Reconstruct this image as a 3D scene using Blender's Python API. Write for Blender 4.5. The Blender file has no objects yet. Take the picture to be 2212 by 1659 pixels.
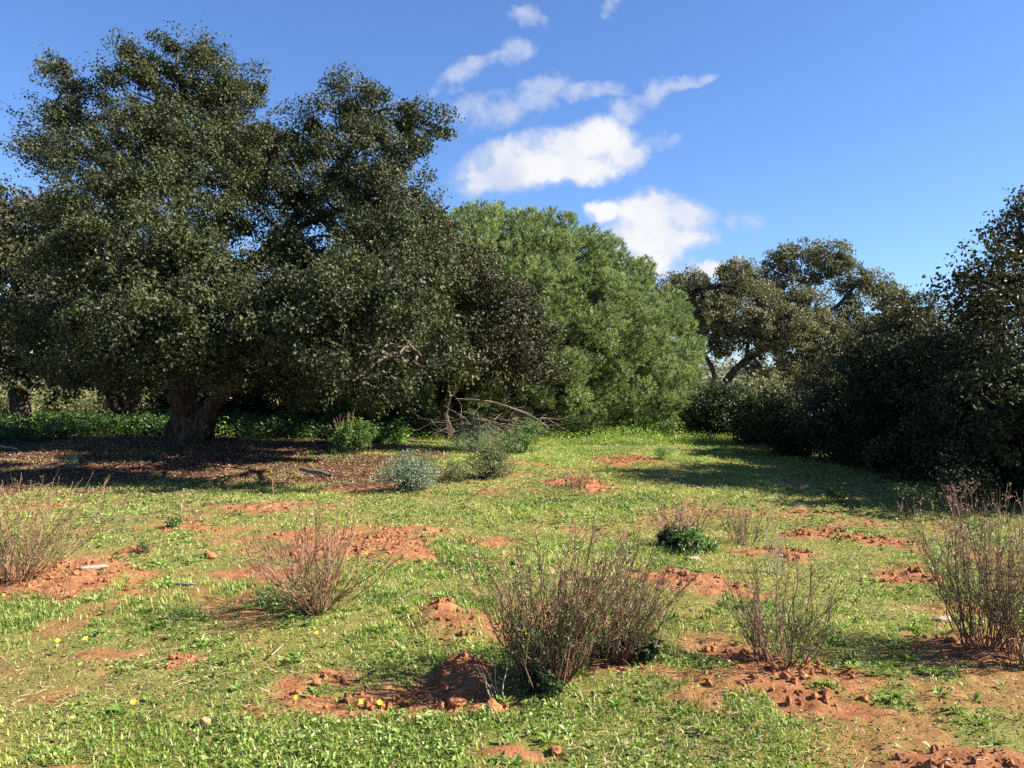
import bpy, math
import numpy as np

# ------------------------------------------------------------------ camera, sky, sun, exposure
SC = bpy.context.scene
COL = SC.collection
SUN_EL = math.radians(36.0)
SUN_AZ = math.radians(95.0)          # clockwise from +Y (the view direction): the sun stands to the right
EXPOSURE = 1.76
cam_data = bpy.data.cameras.new('camera')
cam = bpy.data.objects.new('camera', cam_data)
COL.objects.link(cam)
SC.camera = cam
CAM_H = 1.6
cam.location = (0, 0, CAM_H)
cam.rotation_euler = (math.pi / 2, 0, 0)
cam_data.sensor_width = 36.0
cam_data.lens = 36.0 * 1790.0 / 2212.0
cam_data.shift_y = -0.0038
cam_data.clip_start = 0.05
cam_data.clip_end = 8000.0
SC.view_settings.view_transform = 'Standard'
SC.view_settings.look = 'None'
SC.view_settings.exposure = EXPOSURE
SC.view_settings.gamma = 1.0
SC.render.engine = 'CYCLES'
SC.cycles.max_bounces = 6
SC.cycles.diffuse_bounces = 3
SC.cycles.glossy_bounces = 2
SC.cycles.transmission_bounces = 3
SC.cycles.use_denoising = False

sun_data = bpy.data.lights.new('sun', 'SUN')
sun_data.energy = 5.0
sun_data.angle = math.radians(0.53)
sun_data.color = (1.0, 0.93, 0.80)
sun = bpy.data.objects.new('sun', sun_data)
COL.objects.link(sun)
S = np.array([math.sin(SUN_AZ) * math.cos(SUN_EL), math.cos(SUN_AZ) * math.cos(SUN_EL), math.sin(SUN_EL)])
sun.rotation_euler = (math.pi / 2 - SUN_EL, 0, math.pi - SUN_AZ)

world = bpy.data.worlds.new('World')
SC.world = world
world.use_nodes = True


def build_world():
    nt = world.node_tree
    nt.nodes.clear()
    N, L = nt.nodes, nt.links

    def node(t, **kw):
        n = N.new(t)
        for k, v in kw.items():
            setattr(n, k, v)
        return n

    def m(op, a, b=None, c=None, clamp=False):
        n = node('ShaderNodeMath', operation=op, use_clamp=clamp)
        for i, v in enumerate((a, b, c)):
            if v is None:
                continue
            if isinstance(v, (int, float)):
                n.inputs[i].default_value = v
            else:
                L.new(v, n.inputs[i])
        return n.outputs[0]

    sky = node('ShaderNodeTexSky', sky_type='NISHITA')
    sky.sun_disc = False
    sky.sun_elevation = SUN_EL
    sky.sun_rotation = SUN_AZ
    sky.air_density = 1.0
    sky.dust_density = 0.35
    sky.ozone_density = 2.6
    tint = node('ShaderNodeMix', data_type='RGBA', blend_type='MULTIPLY')
    tint.inputs['Factor'].default_value = 1.0
    L.new(sky.outputs[0], tint.inputs['A'])
    tint.inputs['B'].default_value = (0.69, 0.885, 1.22, 1)
    bg_sky = node('ShaderNodeBackground')
    bg_sky.inputs['Strength'].default_value = 0.05
    L.new(tint.outputs['Result'], bg_sky.inputs['Color'])

    tc = node('ShaderNodeTexCoord')
    sep = node('ShaderNodeSeparateXYZ')
    L.new(tc.outputs['Generated'], sep.inputs[0])
    yy = m('MAXIMUM', sep.outputs['Y'], 0.02)
    u = m('DIVIDE', sep.outputs['X'], yy)
    v = m('DIVIDE', sep.outputs['Z'], yy)
    comb = node('ShaderNodeCombineXYZ')
    L.new(u, comb.inputs[0])
    L.new(v, comb.inputs[1])

    def noise(scale, detail, rough, off):
        mp = node('ShaderNodeVectorMath', operation='ADD')
        L.new(comb.outputs[0], mp.inputs[0])
        mp.inputs[1].default_value = (off, off * 1.7, off * .3)
        n = node('ShaderNodeTexNoise')
        n.inputs['Scale'].default_value = scale
        n.inputs['Detail'].default_value = detail
        n.inputs['Roughness'].default_value = rough
        L.new(mp.outputs[0], n.inputs['Vector'])
        return n
    n1 = noise(13, 8, .6, 3.1)
    n2 = noise(26, 9, .62, 7.7)
    n3 = noise(9, 4, .5, 11.3)
    sc1 = node('ShaderNodeSeparateColor')
    L.new(n1.outputs['Color'], sc1.inputs[0])
    # sky angles in units of 1/1790 of the view distance
    du = m('MULTIPLY', m('SUBTRACT', sc1.outputs[0], .5), 150)
    dv = m('MULTIPLY', m('SUBTRACT', sc1.outputs[1], .5), 110)
    U = m('ADD', m('MULTIPLY_ADD', u, 1790, 1106), du)
    V = m('ADD', m('MULTIPLY_ADD', v, -1790, 821), dv)

    def field(blobs):
        f = None
        for (cx, cy, a, b, deg) in blobs:
            c, s = math.cos(math.radians(deg)), math.sin(math.radians(deg))
            X = m('SUBTRACT', U, cx)
            Y = m('SUBTRACT', V, cy)
            p = m('MULTIPLY_ADD', X, c / a, m('MULTIPLY', Y, s / a))
            q = m('MULTIPLY_ADD', X, -s / b, m('MULTIPLY', Y, c / b))
            g = m('SUBTRACT', 1.0, m('MULTIPLY_ADD', p, p, m('MULTIPLY', q, q)))
            f = g if f is None else m('SMOOTH_MAX', f, g, 0.15)
        return f
    dense = field([(1274, 310, 158, 56, -6), (1140, 360, 170, 60, -8), (1110, 325, 62, 40, -20), (1225, 362, 115, 44, -4), (1345, 325, 82, 56, -10),
                   (1060, 388, 95, 34, 0), (1423, 455, 118, 46, 5), (1312, 448, 42, 28, 0), (1404, 510, 132, 62, -8),
                   (1400, 565, 70, 40, 0), (1560, 582, 70, 20, -5), (1598, 560, 20, 18, 0)])
    wisp = field([(1010, 162, 85, 24, -16), (1055, 138, 50, 24, -30), (1108, 114, 48, 36, -20), (1142, 41, 52, 20, 8),
                  (1314, 12, 18, 30, 20), (1048, 236, 125, 38, -10), (1168, 208, 52, 46, 0), (1371, 228, 60, 28, -20),
                  (1400, 192, 34, 36, 20), (1470, 178, 88, 18, -19), (1273, 200, 85, 20, -8), (1600, 468, 60, 22, 10),
                  (1420, 302, 50, 20, 0), (1470, 580, 110, 24, 0)])
    nn = m('SUBTRACT', n2.outputs['Fac'], .5)

    def smooth(x, lo, hi):
        r = node('ShaderNodeMapRange', interpolation_type='SMOOTHSTEP')
        L.new(x, r.inputs[0])
        r.inputs[1].default_value = lo
        r.inputs[2].default_value = hi
        return r.outputs[0]
    dd = smooth(m('MULTIPLY_ADD', nn, 1.9, dense), -0.34, 0.82)
    ww = m('MULTIPLY', smooth(m('MULTIPLY_ADD', nn, 4.6, wisp), -0.35, 1.75), 0.82)
    dens = m('MAXIMUM', dd, ww)
    dens = m('MULTIPLY', dens, m('GREATER_THAN', sep.outputs['Y'], 0.05))
    dens = m('MULTIPLY', dens, m('GREATER_THAN', sep.outputs['Z'], 0.0))
    shade = smooth(m('ADD', m('MULTIPLY', dd, .62), m('MULTIPLY', m('SUBTRACT', n3.outputs['Fac'], .5), 2.1)), .2, .78)
    mixc = node('ShaderNodeMix', data_type='RGBA')
    L.new(shade, mixc.inputs['Factor'])
    mixc.inputs['A'].default_value = (0.62, 0.70, 0.90, 1)
    mixc.inputs['B'].default_value = (0.95, 0.96, 0.985, 1)
    bg_c = node('ShaderNodeBackground')
    bg_c.inputs['Strength'].default_value = 1.0 / 2 ** EXPOSURE
    L.new(mixc.outputs['Result'], bg_c.inputs['Color'])
    ms = node('ShaderNodeMixShader')
    L.new(dens, ms.inputs[0])
    L.new(bg_sky.outputs[0], ms.inputs[1])
    L.new(bg_c.outputs[0], ms.inputs[2])
    out = node('ShaderNodeOutputWorld')
    L.new(ms.outputs[0], out.inputs[0])


build_world()

# ------------------------------------------------------------------ helpers
RNG = np.random.default_rng(11)


def hash3(ix, iy, iz, seed):
    h = (ix.astype(np.int64) * 374761393 + iy.astype(np.int64) * 668265263 + iz.astype(np.int64) * 2147483647 + seed * 974634777) & 0xFFFFFFFF
    h = ((h ^ (h >> 13)) * 1274126177) & 0xFFFFFFFF
    h = ((h ^ (h >> 16)) * 2246822519) & 0xFFFFFFFF
    return ((h ^ (h >> 15)) & 0xFFFF) / 65535.0


def vnoise(x, y, z=None, seed=0):
    x = np.asarray(x, float)
    y = np.asarray(y, float)
    z = np.zeros_like(x) if z is None else np.asarray(z, float)
    ix, iy, iz = np.floor(x), np.floor(y), np.floor(z)
    fx, fy, fz = x - ix, y - iy, z - iz
    fx, fy, fz = [f * f * (3 - 2 * f) for f in (fx, fy, fz)]
    r = 0
    flat = not np.any(fz)
    for dz in ((0,) if flat else (0, 1)):
        wz = 1.0 if flat else (fz if dz else 1 - fz)
        for dy in (0, 1):
            wy = fy if dy else 1 - fy
            for dx in (0, 1):
                wx = fx if dx else 1 - fx
                r = r + hash3(ix + dx, iy + dy, iz + dz, seed) * wx * wy * wz
    return r * 2 - 1


def fbm(x, y, z=None, octaves=4, seed=0, gain=.5):
    a, s, f = 1.0, 0.0, 1.0
    for o in range(octaves):
        s = s + a * vnoise(x * f, y * f, None if z is None else z * f, seed + o)
        a *= gain
        f *= 2.03
    return s


def sstep(a, b, x):
    t = np.clip((x - a) / (b - a), 0, 1)
    return t * t * (3 - 2 * t)


def at(px, py, d):
    return np.array([(px - 1106) / 1790.0 * d, d, CAM_H + (821 - py) / 1790.0 * d])


def gdist(py):
    return CAM_H * 1790.0 / (py - 821.0)


def unit(v):
    return v / np.maximum(np.linalg.norm(v, axis=-1, keepdims=True), 1e-9)


def new_mesh(name, verts, faces, mat, tint=None, smooth=False, parent=None, loc=None):
    """verts (n,3), faces (m,k) with one k, or a list of such arrays; tint per face"""
    if not isinstance(faces, list):
        faces = [faces]
    verts = np.asarray(verts, np.float32)
    if loc is not None:
        verts = verts - np.asarray(loc, np.float32)
    me = bpy.data.meshes.new(name)
    nl = sum(f.size for f in faces)
    nf = sum(len(f) for f in faces)
    me.vertices.add(len(verts))
    me.vertices.foreach_set('co', verts.ravel())
    me.loops.add(nl)
    me.loops.foreach_set('vertex_index', np.concatenate([f.ravel() for f in faces]).astype(np.int32))
    me.polygons.add(nf)
    tot = np.concatenate([np.full(len(f), f.shape[1]) for f in faces])
    start = np.concatenate([[0], np.cumsum(tot)[:-1]])
    me.polygons.foreach_set('loop_start', start.astype(np.int32))
    me.polygons.foreach_set('use_smooth', np.full(nf, smooth))
    if tint is not None:
        at_ = me.attributes.new('tint', 'FLOAT', 'FACE')
        at_.data.foreach_set('value', np.asarray(tint, np.float32))
    me.update(calc_edges=True)
    me.materials.append(mat)
    o = bpy.data.objects.new(name, me)
    COL.objects.link(o)
    if parent is not None:
        o.parent = parent
    return o


def tag(o, label=None, cat=None, group=None, kind=None):
    for k, v in (('label', label), ('category', cat), ('group', group), ('kind', kind)):
        if v:
            o[k] = v
    return o


def thing(name, label, cat, loc, group=None):
    o = bpy.data.objects.new(name, None)
    o.empty_display_size = .2
    COL.objects.link(o)
    o.location = [float(c) for c in loc]
    return tag(o, label, cat, group)


class Geo:
    def __init__(self):
        self.v, self.f, self.t, self.n = [], [], [], 0

    def add(self, v, f, t=None):
        self.v.append(v)
        self.f.append(f + self.n)
        self.t.append(np.zeros(len(f)) if t is None else np.broadcast_to(t, (len(f),)))
        self.n += len(v)

    def build(self, name, mat, parent=None, loc=None, smooth=False):
        if not self.v:
            return None
        by = {}
        for f, t in zip(self.f, self.t):
            by.setdefault(f.shape[1], []).append((f, t))
        fs = [np.concatenate([a for a, _ in by[k]]) for k in by]
        ts = np.concatenate([np.concatenate([b for _, b in by[k]]) for k in by])
        return new_mesh(name, np.concatenate(self.v), fs, mat, ts, smooth, parent, loc)


def tubes(P, R, sides=4, cap=False):
    """P (T,n,3) centre lines, R (T,n) radii -> verts, quads"""
    P = np.asarray(P, float)
    R = np.asarray(R, float)
    T, n, _ = P.shape
    tan = unit(np.gradient(P, axis=1))
    mean = unit(P[:, -1] - P[:, 0])
    ref = np.where(np.abs(mean[:, 2:3]) < .8, np.array([[0, 0, 1.]]), np.array([[1., 0, 0]]))[:, None, :]
    b = unit(np.cross(tan, np.broadcast_to(ref, tan.shape)))
    c = np.cross(tan, b)
    a = np.arange(sides) / sides * 2 * math.pi
    V = P[:, :, None, :] + R[:, :, None, None] * (np.cos(a)[None, None, :, None] * b[:, :, None, :] + np.sin(a)[None, None, :, None] * c[:, :, None, :])
    idx = np.arange(T * n * sides).reshape(T, n, sides)
    q = np.stack([idx[:, :-1, :], np.roll(idx, -1, 2)[:, :-1, :], np.roll(idx, -1, 2)[:, 1:, :], idx[:, 1:, :]], -1)
    return V.reshape(-1, 3), q.reshape(-1, 4)


def resample(pts, n):
    pts = np.asarray(pts, float)
    # Catmull-Rom through the points
    p = np.vstack([2 * pts[0] - pts[1], pts, 2 * pts[-1] - pts[-2]])
    t = np.linspace(0, len(pts) - 1 - 1e-6, n)
    i = np.floor(t).astype(int)
    f = (t - i)[:, None]
    p0, p1, p2, p3 = p[i], p[i + 1], p[i + 2], p[i + 3]
    return .5 * (2 * p1 + (p2 - p0) * f + (2 * p0 - 5 * p1 + 4 * p2 - p3) * f * f + (3 * p1 - p0 - 3 * p2 + p3) * f ** 3)


def limb(geo, pts, radii, n=24, sides=16, rough=.12, seed=0):
    P = resample(pts, n)
    R = np.interp(np.linspace(0, 1, n), np.linspace(0, 1, len(radii)), radii)
    V, q = tubes(P[None], R[None], sides)
    cen = np.repeat(P, sides, 0)
    rr = np.repeat(R, sides)
    d = unit(V - cen)
    k = fbm(V[:, 0] * 5, V[:, 1] * 5, V[:, 2] * 2.2, 4, seed)
    V = V + d * (rr * rough * 2 * k)[:, None]
    geo.add(V, q)


def leaves(c, nrm, L, W, rng, out_bias=.6, up_bias=.3, fold=.18, axis=None):
    """one folded diamond-shaped leaf per centre"""
    n = len(c)
    r = rng.normal(size=(n, 3))
    nv = unit(unit(nrm) * out_bias + unit(r) + np.array([0, 0, up_bias]))
    ax = rng.normal(size=(n, 3)) if axis is None else axis + .5 * rng.normal(size=(n, 3))
    t = unit(ax - nv * np.sum(ax * nv, 1, keepdims=True))
    b = np.cross(nv, t)
    L = np.broadcast_to(L, (n,))[:, None]
    W = np.broadcast_to(W, (n,))[:, None]
    up = nv * W * fold
    v = np.stack([c - t * L * .5, c + b * W * .5 + up + t * L * .05, c + t * L * .5, c - b * W * .5 + up + t * L * .05], 1)
    return v.reshape(-1, 3), np.arange(n * 4).reshape(n, 4)


# ------------------------------------------------------------------ materials
def mat_new(name):
    m = bpy.data.materials.new(name)
    m.use_nodes = True
    nt = m.node_tree
    nt.nodes.clear()
    return m, nt


def ramp(nt, fac, stops):
    r = nt.nodes.new('ShaderNodeValToRGB')
    e = r.color_ramp.elements
    while len(e) < len(stops):
        e.new(.5)
    for el, (p, c) in zip(e, stops):
        el.position = p
        el.color = (*c, 1)
    nt.links.new(fac, r.inputs[0])
    return r.outputs[0]


def leaf_mat(name, stops, rough=.45, transl=.25, spec=.5, tcol=None):
    m, nt = mat_new(name)
    N, L = nt.nodes, nt.links
    a = N.new('ShaderNodeAttribute')
    a.attribute_name = 'tint'
    col = ramp(nt, a.outputs['Fac'], stops)
    p = N.new('ShaderNodeBsdfPrincipled')
    p.inputs['Roughness'].default_value = rough
    p.inputs['Specular IOR Level'].default_value = spec
    L.new(col, p.inputs['Base Color'])
    t = N.new('ShaderNodeBsdfTranslucent')
    mx = N.new('ShaderNodeMix')
    mx.data_type = 'RGBA'
    mx.blend_type = 'MULTIPLY'
    mx.inputs['Factor'].default_value = 1
    L.new(col, mx.inputs['A'])
    mx.inputs['B'].default_value = (*(tcol or (1.5, 1.7, .6)), 1)
    L.new(mx.outputs['Result'], t.inputs['Color'])
    ms = N.new('ShaderNodeMixShader')
    ms.inputs[0].default_value = transl
    L.new(p.outputs[0], ms.inputs[1])
    L.new(t.outputs[0], ms.inputs[2])
    o = N.new('ShaderNodeOutputMaterial')
    L.new(ms.outputs[0], o.inputs[0])
    return m


def bark_mat(name, c1, c2, scale=9, bump=.8, stretch=.28, dist=.06):
    m, nt = mat_new(name)
    N, L = nt.nodes, nt.links
    tc = N.new('ShaderNodeTexCoord')
    mp = N.new('ShaderNodeMapping')
    mp.inputs['Scale'].default_value = (1, 1, stretch)
    L.new(tc.outputs['Object'], mp.inputs[0])
    n = N.new('ShaderNodeTexNoise')
    n.inputs['Scale'].default_value = scale
    n.inputs['Detail'].default_value = 8
    n.inputs['Roughness'].default_value = .65
    L.new(mp.outputs[0], n.inputs['Vector'])
    v = N.new('ShaderNodeTexVoronoi')
    v.feature = 'DISTANCE_TO_EDGE'
    v.inputs['Scale'].default_value = scale * .9
    L.new(mp.outputs[0], v.inputs['Vector'])
    mm = N.new('ShaderNodeMath')
    mm.operation = 'MULTIPLY_ADD'
    L.new(v.outputs['Distance'], mm.inputs[0])
    mm.inputs[1].default_value = 1.2
    L.new(n.outputs['Fac'], mm.inputs[2])
    col = ramp(nt, mm.outputs[0], [(.35, c1), (.85, c2)])
    p = N.new('ShaderNodeBsdfPrincipled')
    p.inputs['Roughness'].default_value = .9
    p.inputs['Specular IOR Level'].default_value = .15
    L.new(col, p.inputs['Base Color'])
    b = N.new('ShaderNodeBump')
    b.inputs['Strength'].default_value = bump
    b.inputs['Distance'].default_value = dist
    L.new(mm.outputs[0], b.inputs['Height'])
    L.new(b.outputs[0], p.inputs['Normal'])
    o = N.new('ShaderNodeOutputMaterial')
    L.new(p.outputs[0], o.inputs[0])
    return m


M = {}
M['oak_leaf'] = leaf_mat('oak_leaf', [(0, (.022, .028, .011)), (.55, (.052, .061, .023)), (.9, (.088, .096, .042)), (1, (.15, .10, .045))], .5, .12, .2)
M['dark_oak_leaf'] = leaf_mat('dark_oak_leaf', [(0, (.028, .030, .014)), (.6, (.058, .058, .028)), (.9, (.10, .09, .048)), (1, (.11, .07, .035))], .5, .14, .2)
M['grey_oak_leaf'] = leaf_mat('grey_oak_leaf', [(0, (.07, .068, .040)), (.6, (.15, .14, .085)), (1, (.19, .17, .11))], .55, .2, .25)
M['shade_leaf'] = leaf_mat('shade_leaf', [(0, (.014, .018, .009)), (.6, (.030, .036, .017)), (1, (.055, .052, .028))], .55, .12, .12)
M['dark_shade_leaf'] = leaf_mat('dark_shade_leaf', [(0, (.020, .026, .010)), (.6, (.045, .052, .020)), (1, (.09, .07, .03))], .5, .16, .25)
M['lentisk_leaf'] = leaf_mat('lentisk_leaf', [(0, (.018, .029, .011)), (.6, (.036, .056, .020)), (1, (.07, .085, .03))], .45, .2, .2)
M['far_leaf'] = leaf_mat('far_leaf', [(0, (.075, .085, .038)), (.6, (.14, .15, .06)), (1, (.22, .2, .11))], .6, .25)
M['needle'] = leaf_mat('needle', [(0, (.05, .08, .032)), (.5, (.165, .215, .095)), (.9, (.34, .385, .17)), (1, (.40, .41, .19))], .5, .22, .3)
M['silver_leaf'] = leaf_mat('silver_leaf', [(0, (.09, .14, .085)), (.6, (.165, .215, .130)), (1, (.26, .30, .20))], .6, .2, tcol=(1.2, 1.3, .9))
M['green_leaf'] = leaf_mat('green_leaf', [(0, (.05, .10, .025)), (.6, (.095, .17, .042)), (1, (.17, .25, .07))], .5, .3)
M['olive_leaf'] = leaf_mat('olive_leaf', [(0, (.07, .095, .035)), (.6, (.125, .15, .06)), (1, (.22, .19, .10))], .6, .22)
M['nettle_leaf'] = leaf_mat('nettle_leaf', [(0, (.06, .13, .02)), (.6, (.11, .21, .032)), (1, (.18, .30, .05))], .5, .4)
M['undergrowth_leaf'] = leaf_mat('undergrowth_leaf', [(0, (.015, .035, .008)), (.6, (.045, .095, .016)), (1, (.15, .27, .04))], .5, .35)
M['grass'] = leaf_mat('grass', [(0, (.045, .095, .012)), (.3, (.115, .19, .022)), (.6, (.22, .295, .038)), (.87, (.36, .38, .085)), (1, (.48, .40, .20))], .5, .3)
M['cover'] = leaf_mat('cover', [(0, (.06, .12, .026)), (.5, (.14, .22, .038)), (.85, (.25, .32, .085)), (1, (.36, .38, .17))], .55, .25, .25)
M['straw'] = leaf_mat('straw', [(0, (.16, .095, .05)), (.5, (.33, .22, .11)), (1, (.52, .42, .25))], .7, .1, tcol=(1.2, 1.1, .9))
M['litter'] = leaf_mat('litter', [(0, (.03, .013, .009)), (.5, (.10, .044, .025)), (.85, (.25, .14, .08)), (1, (.46, .34, .22))], .7, .05, tcol=(1.2, 1.0, .8))
M['dry_stem'] = leaf_mat('dry_stem', [(0, (.045, .024, .014)), (.5, (.125, .062, .034)), (1, (.25, .145, .08))], .8, 0)
M['pale_stem'] = leaf_mat('pale_stem', [(0, (.20, .16, .11)), (.5, (.34, .28, .20)), (1, (.5, .44, .34))], .8, 0)
M['orange_stem'] = leaf_mat('orange_stem', [(0, (.10, .055, .03)), (.5, (.22, .12, .06)), (1, (.33, .2, .10))], .8, 0)
M['seed'] = leaf_mat('seed', [(0, (.13, .065, .042)), (.5, (.29, .165, .105)), (1, (.48, .31, .21))], .8, .15, tcol=(1.2, 1., .8))
M['petal'] = leaf_mat('petal', [(0, (.80, .62, .02)), (1, (.88, .74, .03))], .5, .3, tcol=(1, 1, 1))
M['stick_wood'] = leaf_mat('stick_wood', [(0, (.21, .165, .12)), (1, (.4, .34, .26))], .8, 0)
M['bark'] = bark_mat('cork_bark', (.025, .015, .010), (.15, .092, .060), 7, 1.3)
M['branch_bark'] = bark_mat('branch_bark', (.045, .035, .028), (.16, .125, .095), 12, .6)
M['dark_bark'] = bark_mat('dark_bark', (.025, .018, .014), (.09, .068, .05), 10, .7)
M['dead_wood'] = bark_mat('dead_wood', (.08, .06, .048), (.27, .21, .17), 14, .5, 1, .015)
M['pale_twig'] = bark_mat('pale_twig', (.07, .052, .04), (.24, .19, .15), 14, .5, 1, .015)
M['clod'] = bark_mat('clod_soil', (.15, .056, .024), (.36, .15, .068), 26, .6, 1, .012)


def ground_mat():
    m, nt = mat_new('ground_soil_and_turf')
    N, L = nt.nodes, nt.links
    tc = N.new('ShaderNodeTexCoord')

    def noise(scale, detail=6, rough=.6):
        n = N.new('ShaderNodeTexNoise')
        n.inputs['Scale'].default_value = scale
        n.inputs['Detail'].default_value = detail
        n.inputs['Roughness'].default_value = rough
        L.new(tc.outputs['Object'], n.inputs['Vector'])
        return n.outputs['Fac']

    def attr(nm):
        a = N.new('ShaderNodeAttribute')
        a.attribute_name = nm
        return a.outputs['Fac']

    def mix(f, a, b):
        x = N.new('ShaderNodeMix')
        x.data_type = 'RGBA'
        L.new(f, x.inputs['Factor'])
        L.new(a, x.inputs['A'])
        L.new(b, x.inputs['B'])
        return x.outputs['Result']
    n_f, n_m, n_l = noise(60, 6, .7), noise(9, 6, .6), noise(1.7, 4)
    soil = ramp(nt, n_m, [(.25, (.17, .065, .028)), (.5, (.30, .128, .057)), (.75, (.42, .215, .11))])
    turf = ramp(nt, n_f, [(.25, (.10, .092, .026)), (.5, (.18, .17, .048)), (.75, (.31, .255, .09))])
    litt = ramp(nt, n_f, [(.2, (.03, .013, .008)), (.5, (.10, .043, .024)), (.8, (.24, .13, .072))])  # leaf litter brown, with the oak's deep shade partly put into the colour
    c = mix(attr('soil'), turf, soil)
    c = mix(attr('litter'), c, litt)
    p = N.new('ShaderNodeBsdfPrincipled')
    p.inputs['Roughness'].default_value = .95
    p.inputs['Specular IOR Level'].default_value = .1
    L.new(c, p.inputs['Base Color'])
    b = N.new('ShaderNodeBump')
    b.inputs['Strength'].default_value = .9
    b.inputs['Distance'].default_value = .03
    L.new(n_f, b.inputs['Height'])
    L.new(b.outputs[0], p.inputs['Normal'])
    o = N.new('ShaderNodeOutputMaterial')
    L.new(p.outputs[0], o.inputs[0])
    return m


M['ground'] = ground_mat()

# ------------------------------------------------------------------ ground
# bare soil: centre and half size as seen in the photo, turned into metres on the ground; height of the mound (or pit)
PATCH = []
for (px, py, rx, ry, h) in [
        (800, 1192, 265, 58, .10), (985, 1358, 115, 34, .13), (840, 1490, 270, 50, -.10), (1740, 1460, 250, 50, .05),
        (2110, 1395, 170, 40, .05), (1500, 1262, 130, 26, .02), (1690, 1188, 100, 18, .02), (150, 1262, 190, 46, .05),
        (2110, 1650, 220, 36, .07), (1255, 1052, 75, 20, .06), (1340, 1000, 95, 10, .03), (1800, 1150, 120, 14, .04),
        (1940, 1235, 90, 14, .02), (420, 1150, 70, 12, .02), (1110, 1612, 110, 12, .0), (300, 1195, 45, 14, .04),
        (382, 1438, 42, 20, .03), (1330, 1440, 60, 16, .03), (1800, 1500, 120, 40, .0), (560, 1105, 140, 12, .0),
        (1000, 1450, 60, 30, .10), (100, 1645, 90, 8, 0), (830, 1058, 110, 10, .0), (1890, 1165, 110, 10, .03),
        (60, 1100, 60, 12, 0), (560, 1240, 200, 14, 0), (1640, 1420, 120, 40, .02)]:
    d0, d1 = gdist(py + ry), gdist(py - ry)
    dc = (d0 + d1) / 2
    PATCH.append(((px - 1106) / 1790 * dc, dc, rx / 1790 * dc, (d1 - d0) / 2, h))


def masks(x, y):
    n = fbm(x * 1.6, y * 1.6, None, 4, 21)
    n2 = fbm(x * 5, y * 5, None, 3, 31)
    soil = np.zeros_like(x)
    mound = np.zeros_like(x)
    for (cx, cy, a, b, h) in PATCH:
        q = 1 - ((x - cx) / a) ** 2 - ((y - cy) / b) ** 2
        soil = np.maximum(soil, sstep(0.0, .8, q + .85 * n + .55 * n2 + .24))
        if h:
            mound = mound + .55 * h * sstep(-.1, .9, q + .25 * n)
    # thin worn spots
    worn = sstep(.30, .75, fbm(x * .9 + 5, y * .9, None, 4, 41)) * sstep(-.1, .35, n2)
    soil = np.maximum(soil, .75 * worn * (y < 16))
    spots = sstep(.10, .52, fbm(x * 3.1 + 2, y * 2.6, None, 4, 43)) * sstep(-.5, .5, fbm(x * .5, y * .5 + 7, None, 2, 44))
    soil = np.maximum(soil, .68 * spots * sstep(22, 12, y))
    lx = sstep(-14, -11, x) * sstep(-1.6, -3.6, x + 1.1 * n)
    lit = sstep(11.6, 14.2, y + 1.6 * n + 1.1 * n2 - .22 * (x + 4)) * sstep(24.5, 21.0, y + 1.2 * n) * lx
    lit2 = sstep(12.0, 12.8, y + .6 * n) * sstep(19, 16.5, y + n) * sstep(-4.5, -3.4, x + .3 * n) * sstep(-.9, -1.6, x + .4 * n)
    return np.clip(soil, 0, 1), np.clip(np.maximum(lit, lit2), 0, 1), mound


def gbase(x, y):
    """the ground without clods"""
    h = .05 * fbm(x * .33, y * .33, None, 3, 3) + .13 * sstep(11, 20, y) * sstep(2, -3, x) + .05 * sstep(12, 22, y)
    far = np.maximum(y - 30, 0)
    return h - .035 * np.minimum(far, 60) + .012 * np.maximum(far - 80, 0) * (far < 1000)


def gheight(x, y):
    x = np.asarray(x, float)
    y = np.asarray(y, float)
    soil, lit, mound = masks(x, y)
    near = sstep(30, 18, y)
    cl = fbm(x * 9, y * 9, None, 4, 55, .55)
    lump = np.maximum(fbm(x * 4.5, y * 4.5, None, 3, 77), -.1)
    return gbase(x, y) + mound + near * (soil * (.016 * cl + .016 * lump * (np.abs(mound) > .01)) + .012 * fbm(x * 6, y * 6, None, 3, 8))


def gpt(px, py):
    d = gdist(py)
    x = (px - 1106) / 1790 * d
    return np.array([x, d, float(gheight(np.array([x]), np.array([d]))[0])])


def build_ground():
    def axis(parts):
        out = [np.arange(a, b, s) for a, b, s in parts]
        return np.concatenate(out)
    yf = 32 * (1500 / 32) ** np.linspace(0, 1, 60)
    ys = np.concatenate([np.arange(-40, 0, 4), axis([(0, 2.4, .2), (2.4, 8, .022), (8, 13, .04), (13, 26, .09), (26, 32, .3)]), yf])
    right = axis([(0, 4.5, .026), (4.5, 9, .05), (9, 16, .12), (16, 40, 1.0)])
    right = np.concatenate([right, 40 * (1500 / 40) ** np.linspace(0, 1, 24)])
    xs = np.concatenate([-right[:0:-1], right])
    X, Y = np.meshgrid(xs, ys)
    x, y = X.ravel(), Y.ravel()
    soil, lit, _ = masks(x, y)
    z = gheight(x, y)
    nx, ny = len(xs), len(ys)
    i = np.arange(nx * ny).reshape(ny, nx)
    f = np.stack([i[:-1, :-1], i[:-1, 1:], i[1:, 1:], i[1:, :-1]], -1).reshape(-1, 4)
    o = new_mesh('ground', np.stack([x, y, z], 1), f, M['ground'], smooth=True)
    for nm, v in (('soil', soil), ('litter', lit)):
        a = o.data.attributes.new(nm, 'FLOAT', 'POINT')
        a.data.foreach_set('value', v.astype(np.float32))
    tag(o, kind='structure')


build_ground()


M['hill'] = bark_mat('hill_scrub', (.035, .045, .022), (.11, .12, .065), .25, 0, 1)


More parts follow.
